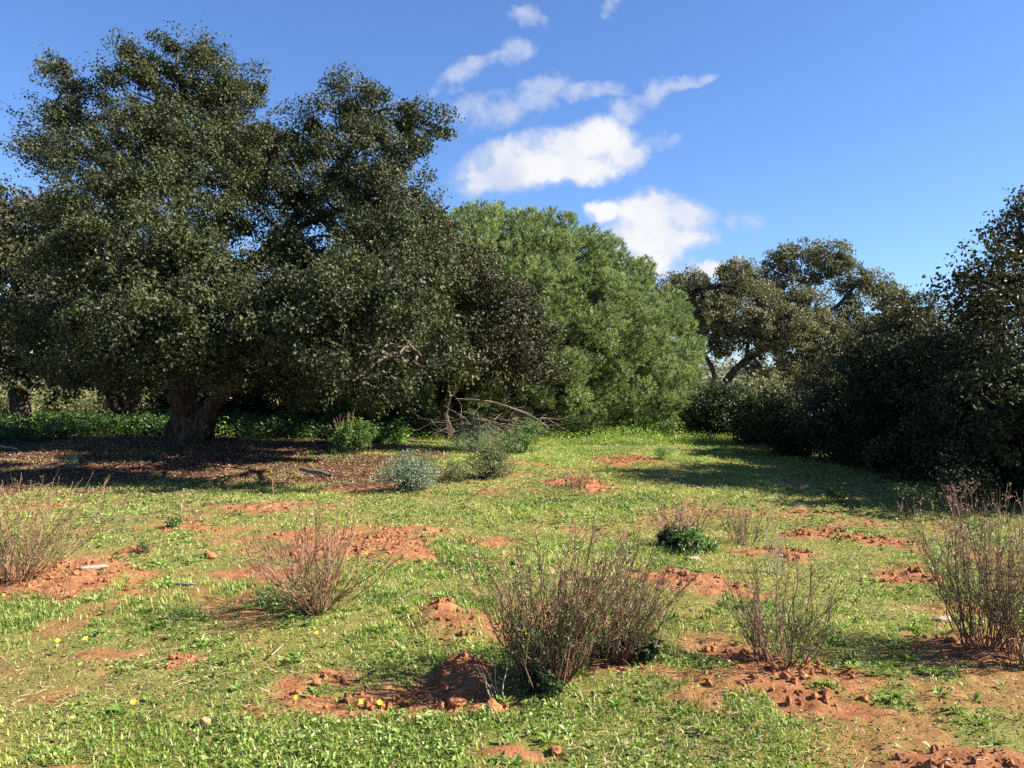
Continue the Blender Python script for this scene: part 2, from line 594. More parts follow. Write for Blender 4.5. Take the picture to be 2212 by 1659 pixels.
def build_hills():
    xs = np.linspace(-500, 500, 90)
    ys = np.linspace(170, 420, 30)
    X, Y = np.meshgrid(xs, ys)
    x, y = X.ravel(), Y.ravel()
    t = (y - 170) / 250
    z = -6 + 17 * np.sin(np.pi * np.clip(t, 0, 1)) * (.75 + .25 * fbm(x * .006, y * .006, None, 4, 5)) + 1.2 * fbm(x * .05, y * .05, None, 4, 6)
    i = np.arange(len(x)).reshape(30, 90)
    f = np.stack([i[:-1, :-1], i[:-1, 1:], i[1:, 1:], i[1:, :-1]], -1).reshape(-1, 4)
    o = new_mesh('hills', np.stack([x, y, z], 1), f, M['hill'], smooth=True)
    tag(o, kind='structure')
    rng = np.random.default_rng(5)
    n = 26000
    cx, cy = rng.uniform(-420, 420, n // 20), rng.uniform(175, 300, n // 20)
    tt = (cy - 170) / 250
    cz = -6 + 17 * np.sin(np.pi * tt) * (.75 + .25 * fbm(cx * .006, cy * .006, None, 4, 5)) + 1.5
    c = np.repeat(np.stack([cx, cy, cz], 1), 20, 0) + rng.normal(size=(n // 20 * 20, 3)) * (1.6, 1.6, 1.0)
    v, q = leaves(c, np.tile([0, 0, 1.], (len(c), 1)), rng.uniform(.8, 1.6, len(c)), rng.uniform(.7, 1.3, len(c)), rng)
    o = new_mesh('distant_scrub', v, q, M['grey_oak_leaf'], rng.uniform(0, 1, len(q)))
    tag(o, 'grey green scrub covering the far low hills', 'scrub', kind='stuff')


build_hills()


# ------------------------------------------------------------------ trees
def lobe_clumps(C, R, rng, n_sub, squash=.85, gap=0.0, gseed=0, shell=.3):
    d = unit(rng.normal(size=(n_sub, 3)))
    r = R * (shell + (1.04 - shell) * rng.random(n_sub) ** .6)
    p = C + d * r[:, None] * np.array([1, 1, squash])
    if gap > 0:
        k = fbm(p[:, 0] * 1.1, p[:, 1] * 1.1, p[:, 2] * 1.1, 2, gseed)
        keep = k > gap - .55
        p, d = p[keep], d[keep]
    return p, d


def crown(lobes, rng, leaf=(.06, .038), per_sub=52, sub_r=.27, dens=30, gap=.3, squash=.85, up=.25, seed=1, out=.55, stray=0):
    """lobes: (C, R, density factor) -> geo, clump centres, lobe index"""
    g = Geo()
    allp, alli = [], []
    for i, (C, R, k) in enumerate(lobes):
        n_sub = max(4, int(dens * k * R * R))
        p, d = lobe_clumps(C, R, rng, n_sub, squash, 0 if k > 1.4 else gap, seed)
        if not len(p):
            continue
        m = per_sub
        off = unit(rng.normal(size=(len(p), m, 3))) * (rng.random((len(p), m, 1)) ** .45) * 1.75 * sub_r * (.45 + .55 * rng.random((len(p), 1, 1)))
        off[:, :, 2] *= .75
        c = (p[:, None] + off).reshape(-1, 3)
        nd = (d[:, None] * .6 + off / sub_r * .5).reshape(-1, 3)
        n = len(c)
        s = rng.uniform(.7, 1.25, n)
        v, q = leaves(c, nd, leaf[0] * s, leaf[1] * s, rng, out, up)
        base = np.repeat(rng.normal(0, .13, len(p)), m)
        t = np.clip(.42 + base + rng.normal(0, .2, n), 0, .93)
        t = np.where(rng.random(n) < .012, 1.0, t)
        g.add(v, q, t)
        if stray and k <= 1.4:
            n_s = max(3, int(stray * R * R))
            sd = unit(rng.normal(size=(n_s, 3)))
            sp = C + sd * R * rng.uniform(.75, 1.22, (n_s, 1)) * np.array([1, 1, squash])
            ms = 30
            along = unit(sd + .6 * rng.normal(size=(n_s, 3)) + np.array([0, 0, .1]))
            c2 = (sp[:, None] + along[:, None] * rng.normal(0, .15, (n_s, ms, 1)) + rng.normal(0, .065, (n_s, ms, 3))).reshape(-1, 3)
            n2_ = len(c2)
            s2 = rng.uniform(.7, 1.2, n2_)
            v, q = leaves(c2, np.repeat(sd, ms, 0), leaf[0] * s2, leaf[1] * s2, rng, out, up)
            g.add(v, q, np.clip(.45 + rng.normal(0, .22, n2_), 0, .93))
        allp.append(p)
        alli.append(np.full(len(p), i))
    return g, np.concatenate(allp), np.concatenate(alli)


def wiggly(A, B, n, rng, amp, sag=0.0):
    """T curved paths from A to B"""
    A, B = np.atleast_2d(A), np.atleast_2d(B)
    t = np.linspace(0, 1, n)[None, :, None]
    P = A[:, None] * (1 - t) + B[:, None] * t
    ln = np.linalg.norm(B - A, axis=1)[:, None, None]
    w = np.sin(np.pi * t)
    k1, k2 = rng.normal(size=(len(A), 1, 3)), rng.normal(size=(len(A), 1, 3))
    P = P + ln * amp * (k1 * w + .5 * k2 * np.sin(2 * np.pi * t))
    P[:, :, 2] += (sag * ln * w)[:, :, 0]
    return P


def branchwork(g, skel, lobes, clumps, idx, rng, r0=.07, frac=.5, twig=.012):
    skel = np.asarray(skel)
    for i, (C, R, k) in enumerate(lobes):
        j = np.argmin(np.linalg.norm(skel - C, axis=1) + rng.random(len(skel)) * .3)
        P = wiggly(skel[j], C, 9, rng, .06, .04)
        V, q = tubes(P, np.linspace(r0, r0 * .4, 9)[None] * (.7 + .3 * min(R, 1.5)), 7)
        g.add(V, q)
        sub = clumps[idx == i]
        sub = sub[rng.random(len(sub)) < frac]
        if len(sub):
            st = P[0, rng.integers(5, 9, len(sub))]
            T = wiggly(st, sub, 5, rng, .10)
            V, q = tubes(T, np.linspace(twig, twig * .35, 5)[None] * rng.uniform(.7, 1.4, (len(sub), 1)), 4)
            g.add(V, q)


def lobes_px(rows):
    return [(at(px, py, d), r / 1790.0 * d, k) for (px, py, r, d, k) in rows]


def make_tree(name, label, cat, base, limbs, lobes, leafmat, barkmat, branchmat, rng, group=None, crown_kw={}, r0=.07, frac=.5, twig=.012, trunk_n=1, trunk_sides=28):
    """limbs: list of (points, radii); the first trunk_n make the trunk, the others are limbs of their own"""
    root = thing(name, label, cat, base, group)
    for pts, rad in limbs[:trunk_n]:
        tg = Geo()
        limb(tg, pts, rad, 60, trunk_sides, .19, 4)
        tg.build('trunk', barkmat, root, base, True)
    skel = []
    for i, (pts, rad) in enumerate(limbs):
        skel.append(resample(pts, 14)[5 if i < trunk_n else 1:])
        if i >= trunk_n:
            lg = Geo()
            limb(lg, pts, rad, 24, 14, .10, 9 + i)
            lg.build('limb', branchmat, root, base, True)
    g, p, idx = crown(lobes, rng, **crown_kw)
    bg = Geo()
    branchwork(bg, np.concatenate(skel), lobes, p, idx, rng, r0, frac, twig)
    bg.build('branchwork', branchmat, root, base, True)
    g.build('crown', leafmat, root, base)
    return root


def gz(x, y):
    return float(gheight(np.array([float(x)]), np.array([float(y)]))[0])


def big_oak():
    rng = np.random.default_rng(101)
    D = 20.0
    b = at(408, 950, D)
    b[2] = gz(b[0], b[1]) - .05
    rows = [  # px, py, r, depth, density
        (385, 118, 72, 19.8, 1), (415, 165, 90, 19.5, 1), (300, 205, 92, 19, 1), (268, 150, 60, 19.2, .9), (480, 190, 80, 19.8, 1),
        (535, 255, 85, 19.5, 1), (175, 205, 80, 19, .6), (150, 160, 45, 19.2, .5), (110, 265, 74, 19, .6), (88, 325, 55, 18.6, .5), (150, 330, 90, 18.4, .5),
        (230, 330, 110, 18, .9), (350, 320, 120, 18, 1.1), (470, 330, 110, 18.2, 1.1), (575, 320, 70, 19, 1), (640, 300, 60, 19.8, .8),
        (705, 270, 72, 19.4, .9), (750, 215, 62, 19.4, .9), (805, 225, 50, 19.2, .8), (830, 285, 70, 19, .9), (905, 275, 55, 18.8, .8),
        (930, 270, 42, 18.6, .8), (780, 350, 100, 18.4, 1), (880, 360, 75, 18.2, .9), (690, 400, 95, 18.2, .9), (840, 450, 110, 18, 1.1), (905, 440, 60, 17.8, .9),
        (250, 430, 105, 17.2, 1), (370, 440, 105, 17.2, .75), (470, 430, 90, 18.0, .6), (160, 460, 85, 17.4, 1), (300, 540, 115, 16.2, 1.2), (190, 570, 105, 16.6, 1.1),
        (380, 560, 70, 16.4, 1), (440, 520, 60, 17.4, .7), (870, 540, 100, 17.2, 1.1), (930, 500, 60, 17.6, 1), (790, 520, 75, 17.6, .9),
        (100, 640, 95, 17.6, 1), (230, 660, 110, 15.6, 1.1), (340, 690, 100, 15.2, 1.1), (430, 700, 85, 15.0, 1.15), (300, 760, 85, 14.9, 1.1),
        (200, 750, 90, 15.8, 1), (390, 770, 60, 14.8, 1), (110, 740, 80, 17, 1), (470, 770, 55, 15.6, .9),
        (590, 640, 80, 15.6, 1.2), (660, 610, 85, 15.4, 1.2), (740, 640, 95, 15.0, 1.2), (730, 560, 60, 16.4, 1), (640, 720, 100, 14.8, 1.2), (740, 740, 110, 14.3, 1.25), (830, 690, 95, 14.5, 1.2),
        (850, 780, 90, 13.9, 1.25), (930, 760, 75, 13.9, 1.2), (960, 810, 52, 13.7, 1.1), (760, 820, 70, 13.8, 1.1), (660, 800, 65, 14.6, 1), (560, 760, 70, 15.4, 1), (880, 835, 45, 13.6, 1), (900, 640, 80, 16.0, 1.1),
        (480, 520, 80, 17.8, 1), (545, 570, 72, 17.6, 1), (515, 440, 72, 18.8, .9), (450, 610, 90, 16.8, 1.1), (555, 660, 70, 16.6, 1.1), (620, 420, 66, 18.8, .9), (650, 520, 55, 18.0, .9),
        (500, 700, 70, 16.2, 1), (30, 700, 70, 17.6, 1), (440, 800, 46, 15.4, .9), (270, 815, 44, 15.6, .9), (180, 810, 50, 16.6, .9), (520, 810, 44, 16, .8),
        (590, 500, 55, 20.5, .5), (520, 600, 60, 18.5, .55), (300, 400, 100, 21, .7), (600, 400, 80, 21, .7), (760, 420, 90, 20.6, .8), (200, 480, 100, 20.5, .8), (420, 250, 100, 20.8, .8)]
    rows = [(px, py, rr, d - 1.9 * float(sstep(18.8, 16.5, d)), k) for (px, py, rr, d, k) in rows]
    lobes = lobes_px(rows)
    # far half and inside of the crown, with lobes added to shade the litter
    lobes += lobes_px([(700, 690, 100, 17.2, 1.5), (820, 670, 100, 17.4, 1.5), (900, 600, 90, 17.8, 1.5), (900, 720, 75, 16.8, 1.5), (790, 770, 66, 16.6, 1.5), (600, 690, 95, 17.8, 1.5), (490, 720, 80, 17.6, 1.5),
                       (300, 680, 105, 18.4, 1.5), (180, 680, 100, 19, 1.5), (350, 590, 105, 19.4, 1.5), (650, 570, 85, 18.8, 1.5), (770, 600, 90, 19.4, 1.5), (850, 480, 90, 19.4, 1.5), (250, 760, 60, 19, 1.5), (660, 770, 60, 18, 1.5),
                       (560, 350, 90, 21.5, 1.5), (300, 300, 100, 21.8, 1.5), (130, 560, 90, 20.8, 1.5), (820, 760, 60, 19, 1.5), (900, 660, 70, 20.4, 1.5), (700, 835, 46, 15.6, .9), (780, 842, 44, 16.6, .9), (620, 825, 46, 16.4, .9), (860, 846, 40, 17.4, .9), (740, 815, 50, 18.4, .9), (580, 815, 44, 18.4, 1.5), (660, 840, 36, 17.6, .9), (820, 850, 36, 15.4, 1.5), (900, 660, 80, 19, 1.5), (880, 740, 70, 18.4, 1.5), (930, 600, 70, 19, 1.5), (800, 700, 80, 18.8, 1.5), (720, 760, 75, 15.2, 1.5), (830, 730, 75, 15.4, 1.5), (900, 760, 60, 15.3, 1.5), (640, 700, 80, 15.8, 1.5), (920, 690, 60, 15.7, 1.5), (500, 640, 80, 19, 1.5), (400, 720, 70, 17, 1.5)])
    A = lambda px, py, d: at(px, py, d)
    limbs = [
        ([b + (0, 0, -.15), A(400, 905, D), A(395, 850, D - .1), A(392, 770, D - .2), A(390, 690, D - .3)], [.55, .36, .29, .25, .22]),
        ([A(425, 948, D - .3), A(447, 905, D - .5), A(478, 860, D - .7), A(520, 815, D - 1.0), A(560, 760, D - 1.6), A(640, 720, D - 3), A(720, 700, D - 4.6)], [.30, .22, .19, .17, .14, .10, .05]),
        ([A(390, 690, D - .3), A(400, 600, D - .2), A(385, 480, D - .4), A(380, 340, D - .6), A(390, 180, D - .3)], [.25, .19, .14, .09, .04]),
        ([A(392, 720, D - .3), A(450, 640, D - .2), A(540, 570, D - .4), A(600, 515, D - .5), A(650, 455, D - .6), A(740, 350, D - .8), A(790, 250, D - .6)], [.22, .18, .15, .13, .11, .07, .03]),
        ([A(600, 515, D - .5), A(690, 470, D - 1), A(800, 440, D - 1.6), A(870, 420, D - 1.9)], [.10, .08, .05, .03]),
        ([A(390, 740, D - .3), A(320, 650, D - 1.4), A(240, 590, D - 2.8), A(190, 560, D - 3.2)], [.16, .12, .08, .04]),
        ([A(385, 560, D - .2), A(300, 440, D - .7), A(180, 320, D - .9), A(110, 260, D - .9)], [.12, .09, .06, .03]),
        ([A(392, 780, D - .3), A(360, 720, D - 2.2), A(320, 700, D - 4.2), A(300, 720, D - 4.9)], [.12, .09, .06, .03]),
        ([A(720, 700, D - 4.6), A(800, 730, D - 5.4), A(900, 770, D - 6)], [.10, .07, .04]),
        ([A(560, 740, D - 1.6), A(620, 660, D - 3), A(700, 620, D - 4.4)], [.15, .10, .05]),
        ([A(700, 470, D - 1), A(790, 560, D - 2), A(880, 620, D - 3.6)], [.12, .09, .05])]
    make_tree('cork_oak', 'massive dark spreading cork oak with thick leaning trunk, tallest tree on the left', 'tree', b, limbs, lobes,
              M['oak_leaf'], M['bark'], M['branch_bark'], rng, 'trees round the clearing',
              dict(leaf=(.066, .043), per_sub=300, sub_r=.27, dens=25, gap=.24, seed=3, stray=34), r0=.045, frac=.4, trunk_n=2)


def simple_tree(name, label, rows, limbs, leafmat, seed, leaf, per_sub, sub_r, dens, gap, r0=.06, frac=.4, trunk_n=1, bark='dark_bark', branch='dark_bark', squash=.85, twig=.012):
    rng = np.random.default_rng(seed)
    lobes = lobes_px(rows)
    limbs = [([at(*p) for p in pts], rad) for pts, rad in limbs]
    b = limbs[0][0][0].copy()
    g0 = gz(b[0], b[1])
    limbs[0][0][0][2] = g0 - .15
    b[2] = g0
    make_tree(name, label, 'tree', b, limbs, lobes, M[leafmat], M[bark], M[branch], rng, 'trees round the clearing',
              dict(leaf=(leaf[0] * 1.22, leaf[1] * 1.28), per_sub=int(per_sub * 1.35), sub_r=sub_r, dens=dens * 1.35, gap=gap, seed=seed, squash=squash, stray=10 if rows[0][3] > 24 or rows[0][3] < 13 else 26), r0, frac, twig, trunk_n, 16)


def other_trees():
    # left edge, behind the big oak
    simple_tree('oak_tree', 'shadowy oak cut off by the left edge of the photo, standing behind the big oak',
                [(20, 460, 70, 26, 1), (85, 470, 60, 26, 1), (-60, 470, 90, 26, 1), (40, 540, 90, 25.5, 1), (120, 560, 70, 26, 1), (-60, 590, 110, 26, 1), (30, 640, 100, 25, 1),
                 (120, 650, 80, 25.5, 1), (-40, 720, 100, 25, 1), (60, 740, 90, 24.6, 1), (140, 760, 70, 25, 1), (15, 800, 60, 24.4, 1), (-100, 800, 80, 25, 1), (150, 480, 60, 27, .9)],
                [([(48, 905, 25), (46, 870, 25), (44, 810, 25), (40, 720, 25.2), (35, 600, 25.5), (30, 480, 26)], [.32, .27, .25, .22, .15, .07])],
                'dark_oak_leaf', 21, (.10, .065), 44, .32, 24, .15)
    # behind the big oak, forked dark stems
    simple_tree('oak_tree', 'dark oak with forked low stem seen under the left side of the big oak',
                [(200, 700, 80, 29, 1), (280, 690, 90, 29, 1), (160, 780, 60, 28, 1), (260, 790, 70, 28, 1), (330, 760, 80, 29, 1), (120, 700, 80, 30, 1), (210, 820, 38, 27.5, 1), (320, 825, 45, 28, 1), (240, 600, 90, 29.5, .9), (130, 830, 40, 28, .9)],
                [([(272, 905, 28), (255, 875, 28), (240, 850, 28), (215, 820, 28), (180, 790, 28), (150, 740, 28.5)], [.26, .22, .2, .17, .12, .06]),
                 ([(272, 900, 28), (285, 860, 28), (300, 820, 28), (300, 740, 28.5), (290, 680, 29)], [.22, .19, .15, .1, .05])],
                'dark_oak_leaf', 22, (.11, .07), 40, .34, 22, .1, trunk_n=2)
    simple_tree('oak_tree', 'dark oak with slim grey trunk behind the bright leaves right of the big trunk',
                [(600, 720, 90, 26, 1.2), (690, 720, 90, 26, 1.2), (780, 740, 90, 26, 1.2), (640, 800, 60, 25, 1.2), (560, 790, 60, 26, 1.2), (730, 810, 50, 25.5, 1.2), (820, 800, 60, 25.5, 1.2), (870, 760, 70, 26, 1.2), (660, 620, 80, 26.5, 1), (480, 760, 70, 27, 1.2), (800, 650, 90, 27, 1),
                 (820, 845, 36, 27, 1.5), (750, 860, 40, 28, 1.5), (860, 860, 30, 27, 1.5), (700, 850, 36, 28, 1.5)],
                [([(634, 915, 24.5), (634, 880, 24.5), (638, 845, 24.5), (640, 780, 25), (650, 690, 25.5)], [.2, .16, .15, .12, .06]),
                 ([(800, 915, 25), (830, 885, 25), (868, 862, 25), (900, 840, 25), (905, 780, 25.5)], [.14, .12, .1, .07, .04])],
                'shade_leaf', 23, (.10, .065), 46, .32, 28, .05, trunk_n=2)
    # dark brownish oak standing between the big oak and the pine
    simple_tree('oak_tree', 'brownish dark oak squeezed between the big oak and the bright green pine',
                [(985, 560, 62, 19.5, 1), (960, 500, 50, 20, .9), (1020, 620, 72, 19, 1), (1080, 640, 66, 18.6, 1), (1130, 660, 52, 18.4, 1), (1000, 700, 82, 18.6, 1.1), (1090, 720, 80, 18.0, 1.1), (1160, 720, 45, 18.0, 1),
                 (1140, 780, 60, 17.8, 1), (1060, 790, 72, 17.6, 1.1), (1180, 800, 36, 17.8, .9), (1010, 780, 66, 18.2, 1.1), (1110, 835, 40, 17.6, .8), (940, 640, 70, 19.5, 1), (930, 560, 60, 20, 1), (1040, 570, 40, 19.4, .8)],
                [([(975, 935, 20.5), (960, 890, 20.5), (975, 840, 20.2), (1000, 760, 19.8), (1020, 670, 19.4), (1000, 580, 19.6)], [.11, .09, .085, .07, .06, .03]),
                 ([(975, 840, 20.2), (1050, 780, 19.2), (1120, 730, 18.6)], [.1, .07, .04])],
                'dark_oak_leaf', 24, (.062, .036), 58, .23, 50, .22, r0=.045, frac=.6, branch='branch_bark')
    # grey cork oak with open crown in the right background
    BG = lambda rows: [(a, b, c * 1.1, d, k * .95) for a, b, c, d, k in rows]
    simple_tree('cork_oak', 'open grey cork oak with twisting bare limbs in the right background',
                BG([(1455, 640, 52, 40, 1), (1420, 680, 50, 40, 1), (1500, 625, 50, 40, 1), (1548, 622, 44, 40, 1), (1600, 622, 52, 40, 1), (1640, 640, 40, 40, 1), (1690, 558, 34, 41, .85), (1730, 545, 30, 41, .85),
                 (1785, 548, 40, 41, .95), (1815, 570, 32, 41, .9), (1770, 592, 36, 41, .85), (1700, 585, 24, 41, .6), (1880, 612, 36, 40, .85), (1925, 632, 30, 40, .8), (1950, 645, 22, 40, .7), (1860, 650, 30, 40, .7), (1905, 660, 24, 40, .6),
                 (1530, 680, 62, 39, 1), (1600, 690, 62, 39, 1), (1480, 690, 50, 40, 1), (1670, 668, 52, 39, 1), (1735, 655, 44, 39.5, .9), (1700, 720, 66, 38.5, 1.1), (1770, 720, 60, 39, 1.05), (1830, 745, 52, 39, 1),
                 (1640, 740, 50, 39, .9), (1560, 745, 36, 39.5, .8), (1490, 750, 30, 40, .7), (1790, 780, 52, 38.5, 1), (1870, 760, 40, 39, .9), (1720, 790, 42, 38.5, .9), (1660, 820, 32, 38, .7), (1820, 690, 44, 40, .7), (1620, 800, 26, 38.5, .6), (1850, 800, 60, 39, 1), (1760, 840, 50, 39, 1), (1560, 650, 60, 40.5, 1), (1650, 700, 60, 40.5, 1), (1960, 680, 40, 40.5, .9), (1890, 730, 60, 40, 1), (1590, 590, 36, 40, .9), (1668, 610, 34, 41, .8), (1705, 630, 36, 40.5, .8), (1835, 620, 30, 40.5, .7), (1950, 740, 50, 41, 1)]),
                [([(1545, 880, 39), (1548, 862, 39), (1572, 818, 39), (1612, 778, 39), (1655, 750, 39), (1705, 710, 39.2), (1740, 670, 39.5)], [0.224, 0.198, 0.172, 0.158, 0.132, 0.106, 0.066]),
                 ([(1548, 850, 39), (1540, 800, 39), (1520, 760, 39.5), (1498, 700, 40), (1490, 650, 40)], [0.132, 0.112, 0.092, 0.066, 0.033]),
                 ([(1612, 778, 39), (1620, 720, 39.4), (1640, 670, 40), (1620, 640, 40)], [0.106, 0.086, 0.059, 0.033]),
                 ([(1705, 710, 39.2), (1760, 690, 39.5), (1815, 655, 39.8), (1845, 620, 40), (1880, 600, 40)], [0.112, 0.099, 0.086, 0.066, 0.033]),
                 ([(1740, 720, 39), (1800, 705, 39.5), (1860, 690, 40), (1905, 680, 40), (1925, 650, 40)], [0.092, 0.079, 0.066, 0.059, 0.033]),
                 ([(1740, 690, 39.2), (1752, 640, 40), (1745, 615, 40.5), (1705, 600, 41), (1672, 585, 41), (1660, 560, 41)], [0.099, 0.079, 0.066, 0.059, 0.046, 0.026]),
                 ([(1752, 640, 40), (1765, 610, 40.5), (1780, 580, 41), (1790, 555, 41)], [0.066, 0.053, 0.040, 0.026]),
                 ([(1745, 615, 40.5), (1728, 590, 41), (1735, 560, 41)], [0.053, 0.040, 0.020])],
                'grey_oak_leaf', 25, (.10, .062), 60, .30, 30, .12, r0=.07, frac=.45, bark='dark_bark', branch='dark_bark', squash=.75, twig=.02)
    # right edge
    simple_tree('oak_tree', 'tall dark oak rising out of the thicket at the right edge of the photo',
                [(2130, 600, 66, 12.5, 1), (2090, 640, 52, 12.5, .9), (2070, 595, 44, 12.6, .7), (2150, 540, 56, 12.6, .9), (2190, 500, 52, 12.8, .9), (2215, 445, 44, 13, .8), (2110, 700, 60, 12.6, 1), (2180, 620, 60, 13, 1), (2220, 570, 80, 12.8, .9), (2250, 500, 70, 13, .9),
                 (2300, 420, 90, 13.4, 1), (2300, 600, 120, 13, 1), (2140, 680, 70, 12.2, .9), (2220, 690, 95, 12, 1), (2330, 730, 120, 12, 1), (2400, 520, 130, 13.4, 1), (2180, 770, 80, 11.6, 1), (2450, 680, 130, 12.5, 1), (2260, 830, 100, 11, 1), (2400, 850, 120, 11, 1), (2350, 330, 70, 13.6, .9)],
                [([(2330, 1075, 11.8), (2325, 950, 11.9), (2315, 850, 12), (2305, 760, 12.3), (2290, 650, 12.6), (2280, 540, 12.9), (2290, 430, 13.2)], [.24, .2, .18, .16, .12, .09, .05]),
                 ([(2305, 760, 12.3), (2240, 690, 12.3), (2170, 630, 12.4), (2110, 600, 12.5)], [.12, .09, .06, .03]),
                 ([(2290, 650, 12.6), (2230, 560, 12.7), (2200, 500, 12.8)], [.09, .06, .03]),
                 ([(2325, 900, 12), (2400, 780, 12.2), (2440, 650, 12.6)], [.14, .1, .05])],
                'dark_oak_leaf', 26, (.060, .034), 40, .22, 52, .2, r0=.035, frac=.6, branch='dark_bark', twig=.008)


def pine():
    rng = np.random.default_rng(202)
    D = 26.0
    C = at(1065, 800, D)
    C[2] = 2.0
    base = np.array([C[0], C[1], gz(C[0], C[1])])
    root = thing('stone_pine', 'rounded bright green stone pine with dense dome crown behind the oaks', 'tree', base, 'trees round the clearing')
    tg = Geo()
    limb(tg, [base + (0, 0, -.2), base + (.1, 0, 1), base + (0, .2, 2.6), base + (.2, 0, 5)], [.4, .32, .26, .1], 26, 20, .1, 2)
    tg.build('trunk', M['bark'], root, base, True)
    # boughs: dome surface points
    ax = np.array([6.55, 5.2, 4.95])
    boughs = []
    tries = 0
    cells = []
    for _ in range(3000):
        d = unit(rng.normal(size=3))
        if all(np.linalg.norm((d - c_) * ax) > 1.2 for c_ in cells):
            cells.append(d)
    cells = np.array(cells)
    while len(boughs) < 760 and tries < 40000:
        tries += 1
        d = unit(rng.normal(size=3))
        if d[2] < -.38:
            continue
        if d[1] > .55 and rng.random() < .6:
            continue
        r = rng.choice([1.0, .97, .9, .8], p=[.65, .2, .09, .06]) - abs(rng.normal(0, .012))
        p = C + d * ax * r * ((math.hypot(d[0], d[1]) ** 1.72 + abs(d[2]) ** 1.72) ** (-1 / 1.72) if d[2] > 0 else 1)
        if d[2] < 0:
            p[:2] = C[:2] + (p[:2] - C[:2]) * (1 + .10 * d[2])
        # big lobes: push out and pull in
        k = fbm(np.array([p[0] * .55]), np.array([p[1] * .55]), np.array([p[2] * .55]), 2, 61)[0]
        p = p + d * .22 * k * (1 - .75 * max(d[2], 0))
        ds = np.sort(np.linalg.norm((cells - d) * ax, axis=1))
        e = ds[1] - ds[0]
        p = p - d * (.95 * (1 - float(sstep(0, .6, e))) + .25 * (ds[0] / 1.1) ** 2) * (1 - .6 * max(d[2], 0) ** 2)
        if e < .12 and rng.random() < .6:
            continue
        if p[2] < .42:
            continue
        if any(np.linalg.norm(p - q[0]) < .47 for q in boughs):
            continue
        boughs.append((p, d))
    for j in range(190):
        d = unit(rng.normal(size=3))
        d[2] = abs(d[2]) * (1 if rng.random() < .75 else -.3)
        boughs.append((C + d * ax * rng.uniform(.68, .84), d))
    nb = len(boughs)
    BP = np.array([b[0] for b in boughs])
    BD = np.array([b[1] for b in boughs])
    # a bough is a plume that grows outward and turns up
    m = 56
    ax1 = unit(BD * .75 + np.array([0, 0, .75]))
    t = rng.uniform(-1, 1, (nb, m))
    rad = rng.normal(size=(nb, m, 3))
    rad = unit(rad - ax1[:, None] * np.sum(rad * ax1[:, None], -1, keepdims=True))
    prof = np.sqrt(np.clip(1 - ((t + .1) / 1.1) ** 2, .05, 1))
    w = rng.uniform(.25, .35, (nb, 1))
    ln = rng.uniform(.24, .36, (nb, 1))
    tp = BP[:, None] + ax1[:, None] * (t * ln)[..., None] + rad * (w * prof * rng.random((nb, m)) ** .4)[..., None]
    td = unit(rad * .75 + ax1[:, None] * .7 + np.array([0, 0, .35]) + .25 * rng.normal(size=(nb, m, 3)))
    tp, td = tp.reshape(-1, 3), td.reshape(-1, 3)
    nt_ = len(tp)
    # needles of each tuft
    k = 26
    nd = unit(td[:, None] * 1.0 + .55 * rng.normal(size=(nt_, k, 3)))
    st = tp[:, None] + td[:, None] * rng.uniform(-.07, .1, (nt_, k, 1))
    L = rng.uniform(.08, .13, (nt_, k, 1))
    side = unit(np.cross(nd, rng.normal(size=(nt_, k, 3)))) * .0085
    v = np.stack([st - side, st + side, st + nd * L], 2).reshape(-1, 3)
    f = np.arange(len(v)).reshape(-1, 3)
    tb = np.repeat(np.repeat(rng.normal(0, .1, nb), m) + rng.normal(0, .12, nt_), k)
    tint = np.clip(.5 + tb + rng.normal(0, .14, len(f)), 0, 1)
    new_mesh('crown', v, f, M['needle'], tint, False, root, base)
    bg = Geo()
    st = base + np.stack([rng.normal(0, .1, nb), rng.normal(0, .1, nb), rng.uniform(1.0, 4.2, nb)], 1)
    P = wiggly(st, BP, 8, rng, .05, -.03)
    V, q = tubes(P, np.linspace(.05, .012, 8)[None].repeat(nb, 0), 5)
    bg.add(V, q)
    bg.build('branchwork', M['branch_bark'], root, base, True)
    # dead brushwood left under the skirt of the crown
    bl = at(1080, 905, 20.6)
    bl[2] = gz(bl[0], bl[1])
    br = thing('brushwood_pile', 'tangled pale grey dead branches piled under the pine skirt', 'brushwood', bl)
    g = Geo()
    n = 240
    A = np.stack([bl[0] + rng.uniform(-1.4, 1.2, n), bl[1] + rng.normal(.3, .45, n), bl[2] + rng.uniform(.0, .62, n) ** 1.2], 1)
    dr = np.stack([rng.normal(0, 1, n), rng.normal(0, .4, n), rng.normal(0.05, .33, n)], 1)
    B = A + unit(dr) * rng.uniform(.3, 1.0, (n, 1))
    B[:, 2] = np.clip(B[:, 2], bl[2] + .02, bl[2] + 1.15)
    P = wiggly(A, B, 7, rng, .1)
    V, q = tubes(P, np.linspace(1, .35, 7)[None] * rng.uniform(.005, .015, (n, 1)), 5)
    g.add(V, q)
    g.build('twig_tangle', M['pale_twig'], br, bl, True)
    g = Geo()
    for (a, b, c, r) in [((985, 862, 20.4), (1060, 868, 20.1), (1150, 895, 20), .022), ((1100, 880, 20), (1150, 900, 19.8), (1185, 925, 19.6), .02)]:
        limb(g, [at(*a), at(*b), at(*c)], [r, r * .9, r * .5], 14, 8, .1, 1)
    g.build('bough', M['dead_wood'], br, bl, True)


big_oak()
other_trees()
pine()


